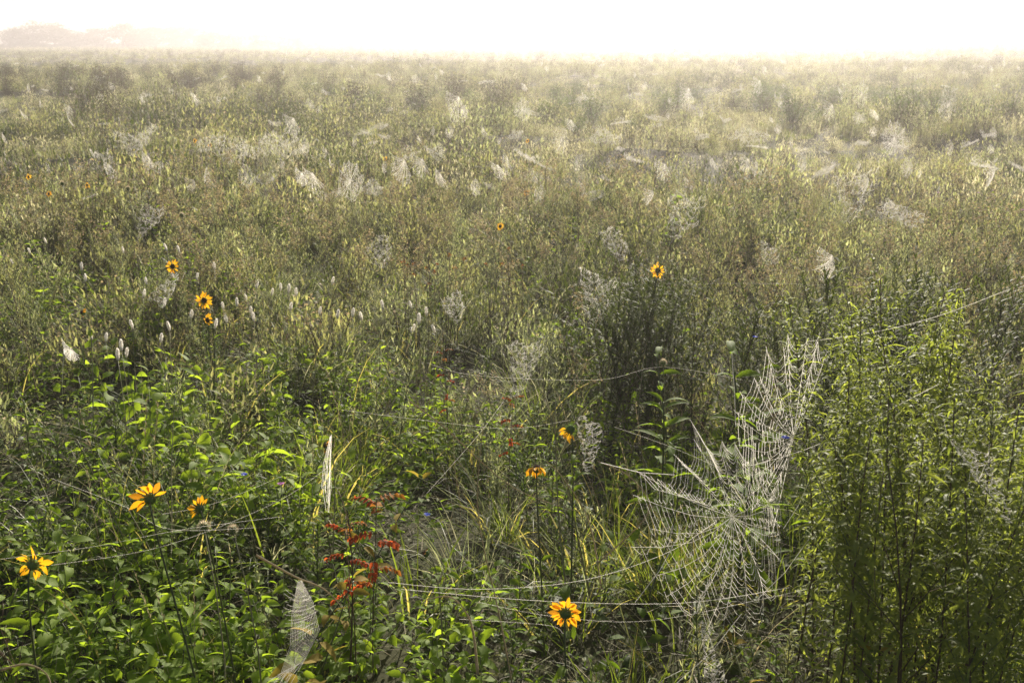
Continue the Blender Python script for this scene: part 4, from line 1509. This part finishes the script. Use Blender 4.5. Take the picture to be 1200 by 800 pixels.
def label_all():
    buckets = {}
    for rec in PLACED:
        o, look, cat, grp, (px, py), d = rec
        o['category'] = cat; o['group'] = grp
        if look == 'misty grey tree':
            buckets.setdefault((look, 'T', ''), []).append((px, o)); continue
        if look == 'small pale dewy web' and d > 26:
            o['label'] = 'tiny pale dewy web, one of many alike fading towards the misty horizon'; o['group'] = 'faintest webs near the horizon'; continue
        best = min(LM, key=lambda q: ((q[0][0] - px) ** 2 + 2.5 * (q[0][1] - py) ** 2))
        dx, dy = px - best[0][0], py - best[0][1]
        if abs(dx) >= abs(dy) * 1.3: rel = 'right of' if dx > 0 else 'left of'
        else: rel = 'in front of' if dy > 0 else 'behind'
        buckets.setdefault((look, rel, best[1]), []).append((math.hypot(dx, dy), o))
    for (look, rel, lm), lst in buckets.items():
        lst.sort(key=lambda q: q[0])
        for i, (_, o) in enumerate(lst):
            if rel == 'T':
                o['label'] = 'misty grey tree, %sfrom the left end of the line' % (ORD[i] if i and i < 16 else ('first ' if i == 0 else 'later '))
                if i >= 16:
                    o['label'] = 'palest tree of the misty line, %sfrom its right end' % (ORD[len(lst) - 1 - i] or 'first ')
                continue
            o['label'] = '%s, %s %s %s' % (look, (ORD[i] if i < 16 else 'outer ').strip() or 'first', rel, lm)


label_all()

# ------------------------------------------------------------------ mist
bm = [(-1900, -1900, -3), (1900, -1900, -3), (1900, 1900, -3), (-1900, 1900, -3), (-1900, -1900, 19), (1900, -1900, 19), (1900, 1900, 19), (-1900, 1900, 19)]
me = bpy.data.meshes.new('haze')
me.from_pydata(bm, [], [(0, 3, 2, 1), (4, 5, 6, 7), (0, 1, 5, 4), (1, 2, 6, 5), (2, 3, 7, 6), (3, 0, 4, 7)])
m, nt, N, L = new_mat('mist')
pv = N.new('ShaderNodeVolumePrincipled')
pv.inputs['Color'].default_value = (.70, .665, .68, 1)
pv.inputs['Density'].default_value = .0034
pv.inputs['Anisotropy'].default_value = .7
o = N.new('ShaderNodeOutputMaterial'); L.new(pv.outputs[0], o.inputs['Volume'])
me.materials.append(m)
hz = link('haze', me); tag(hz, 'pale morning mist lying over the whole meadow', 'mist', kind='stuff')

# ------------------------------------------------------------------ light
SUN_AZ = math.radians(12)      # to the right of straight ahead
SUN_EL = math.radians(25)
w = bpy.data.worlds.new('World'); S.world = w; w.use_nodes = True
nt = w.node_tree; nt.nodes.clear()
sky = nt.nodes.new('ShaderNodeTexSky'); sky.sky_type = 'NISHITA'; sky.sun_disc = False
sky.sun_elevation = SUN_EL; sky.sun_rotation = SUN_AZ
sky.dust_density = 3.0; sky.air_density = 1.0
bg = nt.nodes.new('ShaderNodeBackground'); bg.inputs['Strength'].default_value = .05
wo = nt.nodes.new('ShaderNodeOutputWorld')
nt.links.new(sky.outputs[0], bg.inputs[0]); nt.links.new(bg.outputs[0], wo.inputs[0])
sl = bpy.data.lights.new('sun', 'SUN'); sl.energy = 5.0; sl.angle = math.radians(.5); sl.color = (1, .92, .79)
so = bpy.data.objects.new('sun', sl); COL.objects.link(so)
sd = Vector((math.sin(SUN_AZ) * math.cos(SUN_EL), math.cos(SUN_AZ) * math.cos(SUN_EL), math.sin(SUN_EL)))
so.rotation_euler = sd.to_track_quat('Z', 'Y').to_euler(); so.location = (0, 0, 10)

# ------------------------------------------------------------------ camera
cd = bpy.data.cameras.new('camera'); cam = bpy.data.objects.new('camera', cd); COL.objects.link(cam)
cd.sensor_width = 36; cd.lens = 36 * FPX / 1200; cd.clip_start = .05; cd.clip_end = 5000
cam.location = CAMP; cam.rotation_euler = (PI / 2 - PITCH, 0, 0)
cd.dof.use_dof = True; cd.dof.focus_distance = 3.3; cd.dof.aperture_fstop = 9.
S.camera = cam

S.view_settings.view_transform = 'Standard'; S.view_settings.look = 'None'
S.view_settings.exposure = 1.15; S.view_settings.gamma = 1
S.render.engine = 'CYCLES'
cy = S.cycles
cy.use_denoising = True
try:
    cy.denoiser = 'OPENIMAGEDENOISE'; cy.denoising_input_passes = 'RGB_ALBEDO_NORMAL'; cy.denoising_prefilter = 'NONE'
except Exception: pass
cy.max_bounces = 6; cy.diffuse_bounces = 3; cy.glossy_bounces = 2; cy.transmission_bounces = 4; cy.volume_bounces = 1
cy.sample_clamp_indirect = 6; cy.use_adaptive_sampling = False
